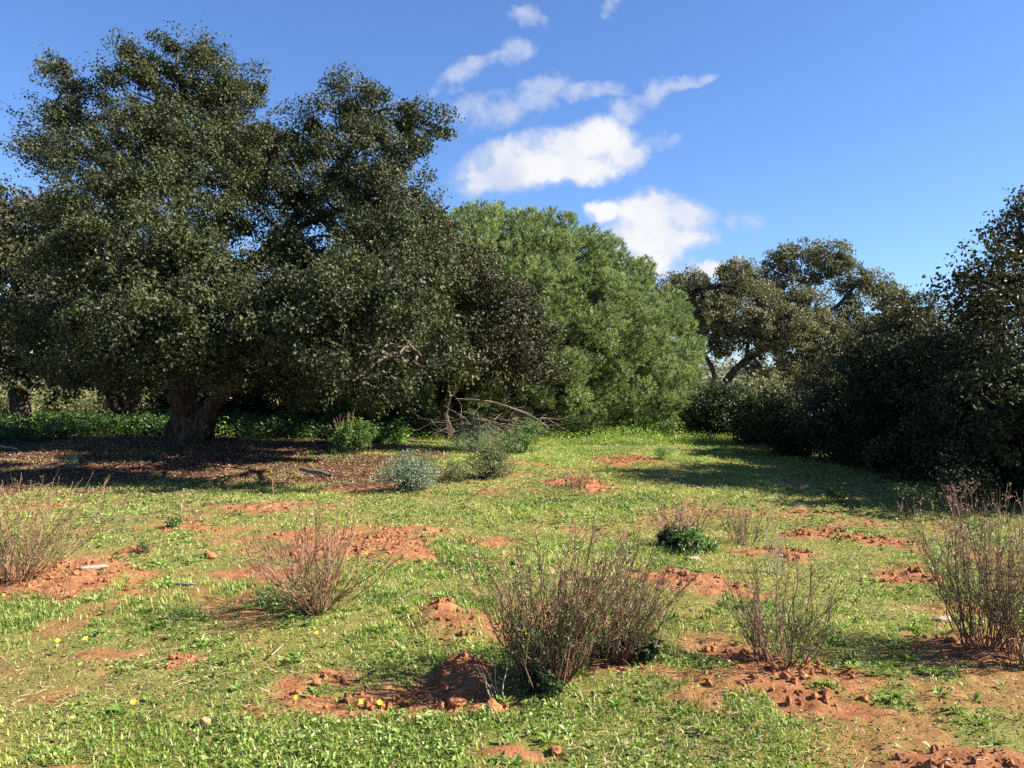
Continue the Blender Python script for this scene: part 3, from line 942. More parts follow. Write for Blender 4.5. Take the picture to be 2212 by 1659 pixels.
# ------------------------------------------------------------------ bushes
def bush(name, label, x, y, w, h, leafmat, seed, leaf=(.05, .03), dens=70, per_sub=40, sub_r=.14, group=None, cat='bush', nl=9, depth=None, twigs=True, gap=.1):
    rng = np.random.default_rng(seed)
    z = gz(x, y)
    base = np.array([x, y, z])
    root = thing(name, label, cat, base, group)
    lobes = []
    for i in range(nl):
        a = rng.uniform(0, 2 * math.pi)
        rr = rng.uniform(.1, .62) * w / 2
        R = rng.uniform(.20, .40) * min(w, h * 1.3)
        zz = rng.uniform(.2, 1.12) * (h - R * .8) * (1 - .35 * (rr / (w / 2)) ** 2)
        lobes.append((base + (rr * math.cos(a), rr * math.sin(a) * (depth or w) / w, max(zz, R * .55)), R, 1))
    g, p, idx = crown(lobes, rng, leaf=leaf, per_sub=per_sub, sub_r=sub_r, dens=dens, gap=gap, seed=seed)
    keep = None
    st = Geo()
    sub = p[rng.random(len(p)) < .35]
    A = base + np.stack([rng.normal(0, .08 * w, len(sub)), rng.normal(0, .08 * w, len(sub)), np.full(len(sub), -.03)], 1)
    P = wiggly(A, sub, 6, rng, .08, .05)
    V, q = tubes(P, np.linspace(1, .3, 6)[None] * np.full((len(sub), 1), min(.02, .008 * max(w, .5))), 4)
    st.add(V, q)
    st.build('stem_cluster', M['dark_bark'], root, base, True)
    g.build('foliage', leafmat if not isinstance(leafmat, str) else M[leafmat], root, base)
    return root


TH = 'bushes of the shaded thicket on the right'
for (px, d, w, h, mt, seed, lab, kw) in [
        (1478, 25.5, 1.8, 1.15, 'lentisk_leaf', 301, 'low dark bush tucked under the right foot of the pine', {}),
        (1555, 22.5, 2.0, 1.45, 'lentisk_leaf', 302, 'glossy green bush at the far end of the grass, just right of the pine', {}),
        (1640, 20.5, 2.3, 1.25, 'lentisk_leaf', 303, 'mid green bush in front of the background cork oak trunk', {}),
        (1735, 18.0, 2.5, 1.5, 'shade_leaf', 304, 'dark thicket bush left of centre in the shaded right hedge', {}),
        (1845, 16.2, 2.6, 1.75, 'dark_shade_leaf', 305, 'rounded almost black bush in the middle of the shaded hedge', {}),
        (1960, 14.6, 2.7, 2.45, 'shade_leaf', 306, 'tall dark bush against the sky left of the right edge oak', {}),
        (2075, 13.2, 2.5, 2.3, 'dark_shade_leaf', 307, 'dense dark bush below the right edge oak', {}),
        (2175, 11.6, 2.4, 1.9, 'shade_leaf', 308, 'nearest dark bush of the hedge behind the dry shrub at right', {}),
        (2330, 10.6, 2.6, 2.2, 'shade_leaf', 313, 'dark bush running out of the right edge of the photo', {}),
        (1930, 21.5, 3.2, 2.7, 'dark_oak_leaf', 309, 'tall brownish bush rising behind the middle of the hedge', {}),
        (1990, 16.6, 2.0, 3.1, 'dark_oak_leaf', 311, 'narrow upright dark bush with ragged top left of the right edge oak', {}),
        (1790, 19.5, 1.8, 1.9, 'lentisk_leaf', 312, 'green tinged bush peeping over the dark front of the hedge', {}),
        (2020, 20.0, 3.8, 3.3, 'dark_oak_leaf', 310, 'tall brownish bush behind the hedge beside the right edge oak', {})]:
    x = (px - 1106) / 1790 * d
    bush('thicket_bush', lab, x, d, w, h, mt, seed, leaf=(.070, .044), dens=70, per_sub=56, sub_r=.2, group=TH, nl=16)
for (px, d, w, h, seed, lab) in [
        (470, 30, 3.0, 2.2, 360, 'black shaded bush behind the big oak trunk, right side'),
        (610, 29.5, 3.2, 2.3, 361, 'black shaded bush behind the slim grey trunk'),
        (740, 29, 3.4, 2.4, 362, 'black shaded bush in the deep gap under the big oak crown'),
        (860, 29, 3.2, 2.4, 363, 'black shaded bush behind the yellow green feathery bush'),
        (400, 31, 3.0, 2.6, 364, 'black shaded bush directly behind the big oak trunk'),
        (1380, 30, 3.4, 1.8, 365, 'dark bush behind the right side of the pine'),
        (1270, 32.5, 4.0, 1.7, 366, 'dark bush in the gap below the middle of the pine crown'),
        (1140, 32.5, 4.0, 1.7, 367, 'dark bush behind the brushwood under the pine'),
        (1010, 31, 3.6, 2.0, 368, 'dark bush behind the trunk of the brownish oak')]:
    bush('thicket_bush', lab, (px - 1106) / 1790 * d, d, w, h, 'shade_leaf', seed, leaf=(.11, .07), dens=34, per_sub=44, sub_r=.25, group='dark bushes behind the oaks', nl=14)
g_ = 'small dark bushes in the shade on the right'
bush('small_bush', 'small round dark bush at the hedge foot, alone on the shaded grass edge', *((1975 - 1106) / 1790 * 9.7, 9.7), .62, .42, 'lentisk_leaf', 320, leaf=(.04, .014), dens=150, per_sub=30, sub_r=.08, group=g_, nl=6)
bush('small_bush', 'tiny dark tuft bush out on the shaded grass between light streaks', *((1815 - 1106) / 1790 * 10.6, 10.6), .42, .24, 'lentisk_leaf', 321, leaf=(.04, .014), dens=150, per_sub=26, sub_r=.07, group=g_, nl=5)
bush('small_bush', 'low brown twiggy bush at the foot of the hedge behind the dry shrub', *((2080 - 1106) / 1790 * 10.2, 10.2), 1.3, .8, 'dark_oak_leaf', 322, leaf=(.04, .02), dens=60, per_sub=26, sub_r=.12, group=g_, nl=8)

# sunlit bushes beyond the trees, glimpsed under the big oak
for (px, d, w, h, seed, lab) in [(15, 36, 2.4, 1.9, 330, 'sunlit yellow green bush glimpsed left of the leftmost trunk'),
                                 (110, 38, 3.4, 1.7, 331, 'sunlit bush glimpsed right of the leftmost trunk'),
                                 (185, 39, 2.6, 1.5, 332, 'pale sunlit bush glimpsed left of the forked dark stem'),
                                 (255, 37, 2.6, 1.8, 333, 'sunlit bush glimpsed between the forked stem and the big trunk'),
                                 (345, 37, 2.2, 1.3, 334, 'pale bush glimpsed just left of the big oak trunk'),
                                 (545, 37, 2.6, 1.4, 335, 'pale bush glimpsed through the gap right of the leaning trunk')]:
    bush('distant_bush', lab, (px - 1106) / 1790 * d, d, w, h, 'far_leaf', seed, leaf=(.11, .06), dens=26, per_sub=40, sub_r=.28, group='sunlit bushes beyond the trees', nl=10)

# bushes in the clearing
for (px, d, w, h, seed, lab) in [(1600, 52, 6, 2.6, 370, 'grey green bush seen through the gap right of the background oak trunk'),
                                 (1690, 55, 7, 3.0, 371, 'grey green bush beyond the hanging branches of the background oak'),
                                 (1510, 54, 7, 2.6, 372, 'grey bush beyond the pine edge, left of the background oak trunk'),
                                 (1790, 56, 8, 3.4, 373, 'grey green bush far behind the thicket on the right'),
                                 (1640, 33, 3.2, 1.7, 374, 'grey brown low bush before the foot of the background oak')]:
    bush('distant_bush', lab, (px - 1106) / 1790 * d, d, w, h, 'grey_oak_leaf', seed, leaf=(.16, .10), dens=10, per_sub=50, sub_r=.45, group='grey bushes round the background oak', nl=12)
CB = 'small bushes in the clearing'


def cbush(px, py, wpx, hpx, mat, seed, lab, leaf=(.035, .013), **kw):
    d = gdist(py)
    d -= .0
    x = (px - 1106) / 1790 * d
    return bush('clearing_bush', lab, x, d, 1.22 * wpx / 1790 * d, 1.22 * hpx / 1790 * d, mat, seed, leaf=leaf, dens=kw.pop('dens', 190), per_sub=kw.pop('per_sub', 34), sub_r=kw.pop('sub_r', .075), group=CB, nl=kw.pop('nl', 10), gap=0, **kw)


cbush(888, 1066, 112, 76, 'silver_leaf', 340, 'blue grey rounded bush, nearest of those below the oaks', nl=13)
cbush(762, 992, 78, 58, 'green_leaf', 341, 'dark green leafy bush at the rim of the oak shade', leaf=(.05, .028))
cbush(1022, 985, 88, 66, 'silver_leaf', 342, 'grey green bush behind the brownish one in the clearing')
cbush(1062, 1040, 120, 88, 'olive_leaf', 343, 'brownish olive bush right of the blue grey bush', nl=12)
cbush(985, 1048, 60, 42, 'olive_leaf', 344, 'low olive green bush between the blue grey bush and brownish bush')
cbush(1125, 985, 110, 62, 'green_leaf', 345, 'fresh green bush at the foot of the dead branches', leaf=(.05, .02), nl=12)
cbush(1060, 952, 60, 40, 'silver_leaf', 346, 'small grey green bush directly before the brushwood')
cbush(150, 1018, 58, 30, 'silver_leaf', 347, 'small grey green plant at the edge of oak shade on the left', nl=5)
cbush(375, 1148, 44, 18, 'green_leaf', 348, 'tiny low green tuft alone on the left grass', nl=5, dens=400, per_sub=22, sub_r=.04)
cbush(318, 1200, 28, 24, 'olive_leaf', 349, 'tiny dark tuft beside a bare soil spot on the left', nl=4, dens=400, per_sub=20, sub_r=.03, leaf=(.04, .006))
cbush(1428, 1000, 42, 26, 'green_leaf', 350, 'small dark green plant on the far grass in front of the thicket', nl=5)
cbush(1500, 1192, 112, 34, 'green_leaf', 351, 'bright green broad leaved plant behind the dry twigs right of centre', leaf=(.06, .024), nl=9, dens=60, per_sub=26)
cbush(1448, 1178, 80, 30, 'lentisk_leaf', 352, 'dark green broad leaved plant left of the bright green one', leaf=(.075, .034), nl=6, dens=120, per_sub=26)
cbush(862, 925, 62, 66, 'nettle_leaf', 353, 'yellow green feathery bush under the low oak branch', leaf=(.10, .012), nl=8, dens=90)
cbush(1375, 1415, 110, 40, 'lentisk_leaf', 354, 'low dark green plant at the right foot of the biggest dry shrub', leaf=(.05, .02), nl=6, dens=200, per_sub=24, sub_r=.05)
cbush(1170, 1490, 90, 34, 'lentisk_leaf', 355, 'low glossy green plant at the foot of the biggest dry shrub', leaf=(.028, .02), nl=6, dens=300, per_sub=24, sub_r=.045)


# ------------------------------------------------------------------ dry stem shrubs in the foreground
def dry_shrub(label, px, py, hpx, spread, n, stem, seed, leafy=.4, seeds=.5, lean=(0, 0), base_r=.07, thick=.0034, twigs=7, up=1.0, group='dry shrubs of the foreground'):
    rng = np.random.default_rng(seed)
    b = gpt(px, py)
    d = b[1]
    h = hpx / 1790 * d
    root = thing('dry_shrub', label, 'shrub', b, group)
    az = rng.uniform(0, 2 * math.pi, n)
    ti = spread * rng.random(n) ** .75
    dirn = np.stack([np.sin(ti) * np.cos(az) + lean[0], np.sin(ti) * np.sin(az) + lean[1], np.cos(ti)], 1)
    L = h * rng.uniform(.5, 1.0, n) * np.where(rng.random(n) < .12, 1.15, 1) / np.maximum(np.cos(ti * .75), .6) * .97
    k = 8
    t = np.linspace(0, 1, k)[None, :, None]
    st = b + np.stack([np.cos(az) * base_r * rng.random(n) ** .5, np.sin(az) * base_r * rng.random(n) ** .5, np.full(n, -.02)], 1)
    P = st[:, None] + dirn[:, None] * t * L[:, None, None]
    P[:, :, 2] += (up * .10 * L[:, None] * (t[..., 0] ** 2))
    wob = rng.normal(size=(n, 1, 3)) * np.sin(np.pi * t * rng.uniform(.8, 2.2, (n, 1, 1))) + .5 * rng.normal(size=(n, 1, 3)) * np.sin(np.pi * t * 3.3)
    P += wob * (.042 * L)[:, None, None]
    g = Geo()
    R = np.linspace(1, .35, k)[None] * rng.uniform(.7, 1.3, (n, 1)) * thick
    V, q = tubes(P, R, 4)
    tn = np.clip(.45 + .28 * rng.normal(size=n), 0, 1)
    g.add(V, q, np.repeat(tn, len(q) // n))
    # side twigs
    m = n * twigs
    si = np.repeat(np.arange(n), twigs)
    tt = rng.uniform(.22, .97, m)
    f = tt * (k - 1)
    i0 = np.minimum(f.astype(int), k - 2)
    A = P[si, i0] + (P[si, i0 + 1] - P[si, i0]) * (f - i0)[:, None]
    td = unit(P[si, i0 + 1] - P[si, i0])
    dv = unit(td + .62 * rng.normal(size=(m, 3)) + np.array([0, 0, .35]))
    tl = L[si] * rng.uniform(.08, .30, m) * (1.15 - .6 * tt) * np.where((rng.random(m) < .16) & (tt < .6), 1.9, 1)
    T = wiggly(A, A + dv * tl[:, None], 5, rng, .05)
    V, q = tubes(T, np.linspace(.6, .25, 5)[None] * thick * rng.uniform(.7, 1.1, (m, 1)), 3)
    g.add(V, q, np.repeat(np.clip(tn[si] + .15 * rng.normal(size=m), 0, 1), len(q) // m))
    g.build('stem_cluster', M[stem], root, b)
    # small leaves on the lower and middle part
    if leafy > 0:
        nl = int(m * 5 * leafy)
        j = rng.integers(0, m, nl)
        s = rng.random(nl)[:, None]
        c = T[j, 0] * (1 - s) + T[j, -1] * s + rng.normal(0, .004, (nl, 3))
        keep = rng.random(nl) < np.clip(1.25 - (c[:, 2] - b[2]) / h, .12, 1)
        c = c[keep]
        v, q = leaves(c, np.tile([0, 0, 1.], (len(c), 1)), rng.uniform(.012, .028, len(c)), rng.uniform(.004, .008, len(c)), rng)
        new_mesh('foliage', v, q, M['olive_leaf' if leafy < .8 else 'green_leaf'], rng.uniform(0, 1, len(q)), False, root, b)
    if seeds > 0:
        ns = int(m * 7 * seeds)
        j = rng.integers(0, m, ns)
        s = rng.uniform(.3, 1.05, ns)[:, None]
        c = T[j, 0] * (1 - s) + T[j, -1] * s + rng.normal(0, .006, (ns, 3))
        keep = rng.random(ns) < np.clip(((c[:, 2] - b[2]) / h - .35) * 1.8, 0, 1)
        c = c[keep]
        v, q = leaves(c, np.tile([0, 0, 1.], (len(c), 1)), rng.uniform(.007, .015, len(c)), rng.uniform(.004, .008, len(c)), rng, axis=np.tile([0, 0, 1.], (len(c), 1)))
        tag(new_mesh('seed_spray', v, q, M['seed'], rng.uniform(0, 1, len(q)), False, root, b), kind='stuff')
    return root


dry_shrub('biggest brown dry stemmed shrub in the middle foreground', 1185, 1462, 330, .60, 118, 'dry_stem', 401, 1.3, .9, (.02, 0), .11, .0042, 8)
dry_shrub('broad brown dry shrub leaning right, joined to the right of the biggest one', 1320, 1412, 250, .70, 100, 'dry_stem', 402, .75, .9, (.18, 0), .14, .0034, 7)
dry_shrub('orange brown fan of bare stems on the left of the middle foreground', 688, 1332, 250, 1.0, 100, 'orange_stem', 403, .15, .25, (.02, 0), .07, .0036, 6)
dry_shrub('thin grey dry shrub with one tall stalk right of the middle', 1685, 1432, 255, .62, 48, 'dry_stem', 404, .35, .3, (0, 0), .13, .0036, 8)
dry_shrub('tall dry shrub with pale seed tips in front of the dark hedge on the right', 2122, 1402, 340, .60, 66, 'dry_stem', 405, .7, 1.6, (-.02, 0), .10, .0036, 9)
dry_shrub('dry shrub cut by the right edge of the photo', 2222, 1425, 350, .55, 56, 'dry_stem', 406, .5, 1.6, (.02, 0), .12, .0036, 9)
dry_shrub('brown green dry shrub cut by the left edge of the photo', 38, 1268, 225, 1.0, 120, 'orange_stem', 407, .7, .1, (.05, 0), .12, .0036, 6)
dry_shrub('low dry twig clump behind the biggest shrub on its right', 1462, 1172, 105, .9, 60, 'dry_stem', 408, .2, .6, (.05, 0), .12, .0034, 7)
dry_shrub('slim dry stalks beside the bright green leafy plant', 1610, 1168, 105, .6, 34, 'dry_stem', 409, .4, .8, (0, 0), .12, .0034, 7)
dry_shrub('sparse reddish dry twigs on the far bare soil mound', 1245, 1058, 42, .9, 40, 'orange_stem', 410, .1, .8, (0, 0), .16, .004, 6)
dry_shrub('lone tall grey stalks rising behind the thin grey shrub', 1668, 1235, 130, .28, 12, 'pale_stem', 411, .1, .5, (.03, 0), .05, .0034, 7)
dry_shrub('grey brown brushy tuft at the rim of litter below the oaks', 900, 952, 50, .9, 60, 'dry_stem', 412, .1, .4, (.3, 0), .25, .007, 6)
dry_shrub('dry brown stalks rising behind the dark green leafy bush', 742, 962, 62, .35, 22, 'orange_stem', 413, .1, .6, (0, 0), .2, .007, 5)
dry_shrub('pale bare stalks standing left of the biggest dry shrub', 1085, 1485, 130, .42, 6, 'pale_stem', 414, 0, 0, (-.12, 0), .05, .0034, 3)
dry_shrub('small fallen grey twigs low on the left soil patch', 110, 1288, 46, 1.3, 26, 'dry_stem', 415, 0, .2, (0, 0), .2, .003, 5)


# ------------------------------------------------------------------ ground cover
def scatter(n, d0, d1, rng, power=1.2, margin=1.2):
    # density falls with distance as (1/d)^power; area element grows with d
    e = 2 - power
    u = rng.random(n)
    d = (d0 ** e + u * (d1 ** e - d0 ** e)) ** (1 / e)
    x = rng.uniform(-1, 1, n) * (.66 * d + margin)
    return x, d


def grass():
    rng = np.random.default_rng(501)
    # fine blades
    x, y = scatter(820000, 2.7, 27, rng)
    soil, lit, _ = masks(x, y)
    tall = fbm(x * .8, y * .8, None, 3, 91)
    patch = fbm(x * 2.2, y * 2.2, None, 3, 95)
    g = np.clip(1 - 1.25 * soil, 0, 1) * np.clip(1 - lit * np.clip(.95 - .5 * patch, .4, 1), 0, 1) * np.clip(.58 + .7 * patch + .3 * tall, .34, 1)
    k = rng.random(len(x)) < g
    x, y, tall, patch = x[k], y[k], tall[k], patch[k]
    n = len(x)
    z = gheight(x, y)
    sc = 1 + .06 * np.maximum(y - 4, 0)
    h = (.014 + .018 * np.clip(tall + .4, 0, 1.4)) * rng.uniform(.5, 1.6, n) * (.72 + .28 * sstep(3, 6, y)) * (1 + .035 * np.maximum(y - 4, 0))
    herb = sstep(19, 22, y) * sstep(-4, -1, x) + sstep(20, 23, y) * (x < -3)
    h = h * (1 + 2.0 * np.clip(herb, 0, 1))
    az = rng.uniform(0, 2 * math.pi, n)
    lean = rng.uniform(.15, 1.2, n)
    dx, dy = np.cos(az) * lean * h, np.sin(az) * lean * h
    w = rng.uniform(.0018, .0042, n) * sc
    wx, wy = -np.sin(az) * w, np.cos(az) * w
    b = np.stack([x, y, z - .004], 1)
    s = np.stack([wx, wy, np.zeros(n)], 1)
    mid = b + np.stack([dx * .4, dy * .4, h * .65], 1)
    tip = b + np.stack([dx, dy, h * .95], 1)
    v = np.stack([b - s, b + s, mid + s * .8, mid - s * .8, tip], 1).reshape(-1, 3)
    i = np.arange(n) * 5
    q = np.stack([i, i + 1, i + 2, i + 3], 1)
    t3 = np.stack([i + 3, i + 2, i + 4], 1)
    yel = fbm(x * .45 + 9, y * .45, None, 3, 97)
    tint = np.clip(.50 + .05 + .34 * yel - .30 * patch + rng.normal(0, .18, n), 0, .95)
    tint = np.where(rng.random(n) < .09, 1.0, tint)
    o = new_mesh('grass', v, [q, t3], M['grass'], np.concatenate([tint, tint]))
    tag(o, 'short yellow green grass growing over the clearing', 'grass', kind='stuff')

    # small broad leaves of clover and herbs
    x, y = scatter(480000, 2.7, 27, rng)
    soil, lit, _ = masks(x, y)
    cl = fbm(x * 3 + 40, y * 3, None, 3, 111)
    big = fbm(x * .7 + 4, y * .7, None, 3, 113)
    herb = np.clip(sstep(19.5, 22, y) * (x > -4.5) * (x < 5) + sstep(20, 22.5, y) * (x < -3), 0, 1)
    g = np.clip(1 - 1.15 * soil, .015, 1) * np.clip(1 - .97 * lit, .03, 1) * np.clip(.04 + .8 * cl + .45 * big, .03, 1)
    g = np.maximum(g, .8 * herb)
    k = rng.random(len(x)) < g
    x, y, cl, herb = x[k], y[k], cl[k], herb[k]
    n = len(x)
    sc = 1 + .055 * np.maximum(y - 4, 0)
    z = gheight(x, y) + rng.uniform(.006, .035, n) * sc + herb * rng.uniform(0, .26, n)
    L = rng.uniform(.010, .026, n) * sc * np.where(rng.random(n) < .06, 1.7, 1) * (1 + .5 * herb)
    v, q = leaves(np.stack([x, y, z], 1), np.tile([0, 0, 1.], (n, 1)), L, L * rng.uniform(.45, .85, n), rng, .4, .9, .15)
    tint = np.clip(.50 + .15 * cl + rng.normal(0, .2, n), 0, 1)
    o = new_mesh('ground_cover', v, q, M['cover'], tint)
    tag(o, 'low green clover and herb leaves spread over the clearing', 'ground cover', kind='stuff')

    # leafy rosettes
    x, y = scatter(5200, 2.8, 16, rng)
    soil, lit, _ = masks(x, y)
    big = fbm(x * .9 + 14, y * .9, None, 3, 123)
    k = rng.random(len(x)) < np.clip(.35 + .8 * big, .04, 1) * np.clip(1 - .85 * soil, .1, 1) * np.clip(1 - lit, .1, 1)
    x, y = x[k], y[k]
    n, m = len(x), 9
    z = gheight(x, y)
    sz = rng.uniform(.025, .065, n)
    a = rng.uniform(0, 2 * math.pi, (n, m))
    lift = rng.uniform(.1, .7, (n, m))
    dirv = np.stack([np.cos(a) * np.cos(lift), np.sin(a) * np.cos(lift), np.sin(lift)], -1)
    c = np.stack([x, y, z + .006], 1)[:, None] + dirv * (sz[:, None] * .6)[..., None]
    L = np.repeat(sz, m) * rng.uniform(.7, 1.2, n * m)
    nr = np.stack([-np.cos(a) * np.sin(lift), -np.sin(a) * np.sin(lift), np.cos(lift)], -1).reshape(-1, 3)
    r = nr + .25 * rng.normal(size=nr.shape)
    nv = unit(r)
    ax = dirv.reshape(-1, 3)
    t = unit(ax - nv * np.sum(ax * nv, 1, keepdims=True))
    b2 = np.cross(nv, t)
    cc = c.reshape(-1, 3)
    W = L * rng.uniform(.28, .42, n * m)
    up = nv * (W * .25)[:, None]
    v = np.stack([cc - t * L[:, None] * .55, cc - t * L[:, None] * .1 + b2 * (W * .4)[:, None] + up, cc + t * L[:, None] * .25 + b2 * (W * .5)[:, None] + up, cc + t * L[:, None] * .55,
                  cc + t * L[:, None] * .25 - b2 * (W * .5)[:, None] + up, cc - t * L[:, None] * .1 - b2 * (W * .4)[:, None] + up], 1).reshape(-1, 3)
    i = np.arange(n * m) * 6
    q1 = np.stack([i, i + 1, i + 2, i + 3], 1)
    q2 = np.stack([i, i + 3, i + 4, i + 5], 1)
    tint = np.clip(.5 + np.repeat(rng.normal(0, .2, n), m) + rng.normal(0, .08, n * m), 0, .95)
    o = new_mesh('herb_rosettes', v, [q1, q2], M['cover'], np.concatenate([tint, tint]))
    tag(o, 'flat leafy weed rosettes dotted through the grass', 'weeds', kind='stuff')

    # dry straw lying about
    x, y = scatter(60000, 2.7, 24, rng)
    soil, lit, _ = masks(x, y)
    dn = fbm(x * 1.1 + 70, y * 1.1, None, 3, 131)
    k = rng.random(len(x)) < np.clip(.45 + .9 * dn, .06, 1) * np.clip(1 - .5 * soil, 0, 1)
    x, y = x[k], y[k]
    n = len(x)
    sc = 1 + .05 * np.maximum(y - 4, 0)
    L = rng.uniform(.02, .09, n) * np.minimum(sc, 1.5)
    z = gheight(x, y) + rng.uniform(.004, .03, n)
    a = rng.uniform(0, 2 * math.pi, n)
    dv = unit(np.stack([np.cos(a), np.sin(a), rng.normal(0, .22, n)], 1))
    c = np.stack([x, y, z], 1)
    P = wiggly(c - dv * L[:, None] * .5, c + dv * L[:, None] * .5, 4, rng, .06)
    V, q = tubes(P, (rng.uniform(.0007, .0018, n) * sc)[:, None].repeat(4, 1), 3)
    o = new_mesh('dry_straw', V, q, M['straw'], np.repeat(rng.uniform(0, 1, n), len(q) // n))
    tag(o, 'pale dry straw lying in the grass', 'straw', kind='stuff')

    # fallen oak leaves
    n = 90000
    x = rng.uniform(-13, 0, n)
    y = rng.uniform(10.5, 24, n)
    soil, lit, _ = masks(x, y)
    k = rng.random(n) < np.clip(lit, 0, 1)
    x2, y2 = scatter(26000, 2.8, 14, rng)
    x, y = np.concatenate([x[k], x2]), np.concatenate([y[k], y2])
    n = len(x)
    z = gheight(x, y) + rng.uniform(.004, .028, n)
    L = rng.uniform(.02, .06, n) * np.where(y < 9, .42, 1)
    v, q = leaves(np.stack([x, y, z], 1), np.tile([0, 0, 1.], (n, 1)), L, L * .5, rng, .8, .6, .2)
    o = new_mesh('leaf_litter', v, q, M['litter'], np.clip(rng.normal(.5, .28, n), 0, 1))
    tag(o, 'brown fallen leaves and litter under the oaks', 'leaf litter', kind='stuff')

    # shaded undergrowth along the foot of the trees
    n0 = 7000
    x = rng.uniform(-15.5, 3.5, n0)
    y = rng.uniform(18.6, 27, n0)
    k = (rng.random(n0) < np.clip(.75 + fbm(x * .7, y * .7, None, 2, 151), .15, 1)) & ~((x > -2.5) & (y < 22.5)) & ~((x > -8.9) & (x < -6.6) & (y < 20.6)) & (y > 19.6 + 1.3 * fbm(x * .5, x * 0, None, 2, 9))
    x, y = x[k], y[k]
    m = 16
    top = rng.uniform(.15, .55, len(x)) * np.where(x > -1.5, .55, 1)
    z = gheight(x, y)
    c = np.stack([np.repeat(x, m), np.repeat(y, m), np.repeat(z, m)], 1) + rng.normal(0, .07, (len(x) * m, 3)) * (1, 1, 0)
    c[:, 2] += np.repeat(top, m) * rng.random(len(c)) ** .8
    L = rng.uniform(.05, .11, len(c))
    v, q = leaves(c, np.tile([0, 0, 1.], (len(c), 1)), L, L * .62, rng, .4, .7, .15)
    o = new_mesh('undergrowth', v, q, M['undergrowth_leaf'], np.clip(np.repeat(rng.normal(.38, .3, len(x)), m) + rng.normal(0, .12, len(c)), 0, 1))
    tag(o, 'green nettle undergrowth along the foot of the trees', 'undergrowth', kind='stuff')

    # loose clods
    n = 4200
    heaps = np.array([p_ for p_ in PATCH if p_[4] != 0])
    wt = heaps[:, 2] * heaps[:, 3] + .02
    pc = heaps[rng.choice(len(heaps), n, p=wt / wt.sum())]
    rr = rng.random(n) ** .6
    a = rng.uniform(0, 2 * math.pi, n)
    x = pc[:, 0] + pc[:, 2] * rr * np.cos(a)
    y = pc[:, 1] + pc[:, 3] * rr * np.sin(a)
    soil, lit, _ = masks(x, y)
    k = soil > .3
    x, y = x[k], y[k]
    n = len(x)
    z = gheight(x, y)
    th, ph = np.meshgrid(np.linspace(0, math.pi, 6), np.arange(8) / 8 * 2 * math.pi, indexing='ij')
    ub = np.stack([np.sin(th) * np.cos(ph), np.sin(th) * np.sin(ph), np.cos(th)], -1).reshape(-1, 3)
    sz = .004 + .026 * rng.random(n) ** 3.6
    jit = 1 + .24 * rng.normal(size=(n, len(ub), 1))
    V = np.stack([x, y, z + sz * .25], 1)[:, None] + ub[None] * jit * (sz[:, None] * rng.uniform(.6, 1.1, (n, 3)))[:, None, :]
    idx = np.arange(n * 48).reshape(n, 6, 8)
    q = np.stack([idx[:, :-1], np.roll(idx, -1, 2)[:, :-1], np.roll(idx, -1, 2)[:, 1:], idx[:, 1:]], -1).reshape(-1, 4)
    o = new_mesh('soil_clods', V.reshape(-1, 3), q, M['clod'])
    tag(o, 'loose crumbly clods of red soil on the bare patches', 'soil', kind='stuff')


grass()


# ------------------------------------------------------------------ small single things
def rock(name, label, px, py, wpx, hpx, mat, seed, elong=1.0, rot=0.0, cat='stone', group=None):
    rng = np.random.default_rng(seed)
    b = gpt(px, py)
    d = b[1]
    th, ph = np.meshgrid(np.linspace(0, math.pi, 14), np.arange(20) / 20 * 2 * math.pi, indexing='ij')
    u = np.stack([np.sin(th) * np.cos(ph), np.sin(th) * np.sin(ph), np.cos(th)], -1).reshape(-1, 3)
    k = 1 + .32 * fbm(u[:, 0] * 1.6 + seed, u[:, 1] * 1.6, u[:, 2] * 1.6 + 3, 3, seed)
    s = np.array([wpx / 2, wpx / 2 * elong, hpx / 2]) / 1790 * d
    v = u * k[:, None] * s
    c, sn = math.cos(rot), math.sin(rot)
    v = np.stack([v[:, 0] * c - v[:, 1] * sn, v[:, 0] * sn + v[:, 1] * c, v[:, 2] + s[2] * .45], 1) + b
    i = np.arange(14 * 20).reshape(14, 20)
    q = np.stack([i[:-1], np.roll(i, -1, 1)[:-1], np.roll(i, -1, 1)[1:], i[1:]], -1).reshape(-1, 4)
    o = new_mesh(name, v, q, M[mat], None, True, None, b)
    o.location = [float(t) for t in b]
    return tag(o, label, cat, group)


M['orange_stone'] = bark_mat('orange_stone', (.40, .16, .09), (.60, .28, .17), 30, .3, 1, .008)
M['pale_stone'] = bark_mat('pale_stone', (.20, .15, .11), (.34, .27, .20), 30, .3, 1, .008)
rock('stone', 'flat orange pebble lying on the bottom left grass', 443, 1556, 26, 24, 'orange_stone', 601, .8, group='stones on the ground')
rock('stone', 'pale oblong stone on the bare soil patch at far left', 200, 1242, 60, 11, 'pale_stone', 602, .3, .5, group='stones on the ground')
rock('stone', 'pale stone in front of the bright green leafy plant', 1497, 1210, 30, 10, 'pale_stone', 603, .8, group='stones on the ground')
rock('stone', 'light grey flat stone right of centre near the right dry shrub', 2035, 1328, 40, 14, 'pale_stone', 604, .6, .3, group='stones on the ground')
rock('soil_lump', 'dark clod of earth on bottom centre bare soil', 1200, 1606, 24, 18, 'clod', 605, 1, cat='soil lump', group='single lumps of soil')
rock('soil_lump', 'small red clod standing alone on the left grass', 455, 1206, 24, 20, 'clod', 606, 1, cat='soil lump', group='single lumps of soil')
rock('soil_lump', 'red clod at the right end of the dug furrow', 1065, 1512, 36, 30, 'clod', 607, 1, cat='soil lump', group='single lumps of soil')
rock('soil_lump', 'rounded clod on the dug furrow, left of the right end clod', 985, 1492, 40, 30, 'clod', 608, 1, cat='soil lump', group='single lumps of soil')


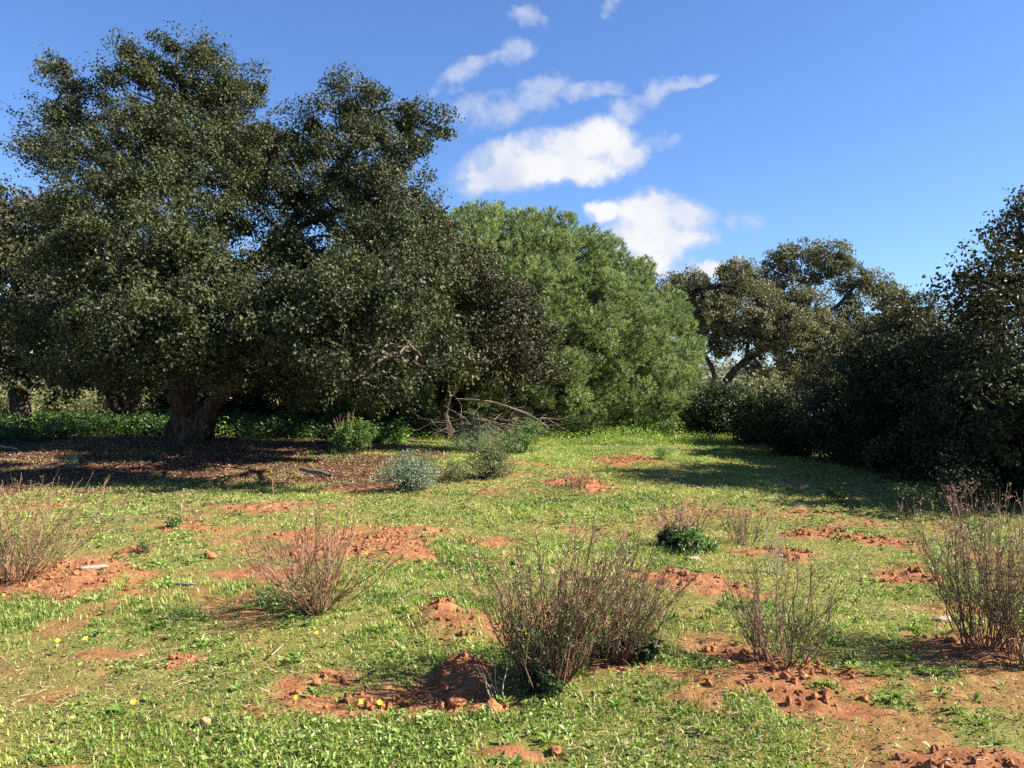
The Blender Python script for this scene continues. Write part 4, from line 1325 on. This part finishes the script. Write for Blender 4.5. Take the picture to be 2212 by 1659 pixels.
def stick(label, a, b, r, mat='stick_wood', lift=.02, bend=.05, seed=1, name='fallen_stick', cat='stick'):
    A, B = gpt(*a), gpt(*b)
    rng = np.random.default_rng(seed)
    P = wiggly(A, B, 12, rng, bend)[0]
    P[:, 2] = gheight(P[:, 0], P[:, 1]) + r + lift
    g = Geo()
    limb(g, P, [r, r, r * .6], 20, 8, .12, seed)
    o = g.build(name, M[mat], None, A, True)
    o.location = [float(t) for t in A]
    return tag(o, label, cat, 'sticks on the ground')


stick('pale fallen branch at the rim of the oak shade', (650, 1024), (712, 1040), .035, seed=1)
stick('pale curved stick on the grass in front of the left shrub', (372, 1274), (425, 1278), .012, seed=2)
stick('long thin pale stick on the left grass', (170, 1126), (300, 1126), .008, seed=3)
stick('pale branch lying at the left photo edge in the oak shade', (-20, 975), (40, 988), .025, seed=4)
stick('long weathered branch on the litter behind the blue grey bush', (790, 958), (985, 972), .03, seed=5)
stick('thin stick lying left of the dug furrow rim', (585, 1428), (612, 1405), .006, lift=.03, seed=7)


def flower(label, px, py, seed):
    rng = np.random.default_rng(seed)
    b = gpt(px, py + 18)
    h = 18 / 1790 * b[1]
    root = thing('yellow_flower', label, 'flower', b, 'yellow flowers in the grass')
    top = b + (rng.normal(0, .008), rng.normal(0, .008), h)
    V, q = tubes(wiggly(b + (0, 0, -.01), top, 5, rng, .06), np.full((1, 5), .0014), 4)
    new_mesh('stem', V, q, M['green_leaf'], np.full(len(q), .5), False, root, b)
    a = np.arange(5) / 5 * 2 * math.pi + rng.random()
    r = rng.uniform(.012, .016)
    tilt = unit(np.array([rng.normal(0, .4), -.5, .8]))
    e1 = unit(np.cross(tilt, [1, .2, 0.]))
    e2 = np.cross(tilt, e1)
    vs, fs = [], []
    for i, k in enumerate(a):
        dr = math.cos(k) * e1 + math.sin(k) * e2
        sd = -math.sin(k) * e1 + math.cos(k) * e2
        vs += [top, top + dr * r * .7 + sd * r * .5 + tilt * .007, top + dr * r * 1.15 + tilt * .010, top + dr * r * .7 - sd * r * .5 + tilt * .007]
        fs.append([i * 4, i * 4 + 1, i * 4 + 2, i * 4 + 3])
    new_mesh('blossom', np.array(vs), np.array(fs), M['petal'], np.full(5, .5), False, root, b)


for i, (px, py, lab) in enumerate([
        (125, 1380, 'yellow flower on the left grass, left of a close pair'), (185, 1378, 'yellow flower on the left grass, right of a close pair'),
        (14, 1289, 'yellow flower at the far left photo edge under the shrub'), (477, 1153, 'yellow flower on the mid left grass beyond the orange stemmed shrub'),
        (492, 1124, 'farthest yellow flower, deep in the left grass'), (779, 1489, 'bright yellow flower in front of the dug furrow, left one of two'),
        (819, 1487, 'bright yellow flower in front of the dug furrow, right one of two'), (644, 1497, 'yellow flower at the left end of the dug furrow'),
        (283, 1512, 'yellow flower low on the bottom left grass'), (687, 1372, 'yellow flower just below the orange stemmed shrub'),
        (1138, 1368, 'yellow flower behind the left stems of the biggest dry shrub'), (1193, 1394, 'yellow flower in the middle of the biggest dry shrub')]):
    flower(lab, px, py, 700 + i)
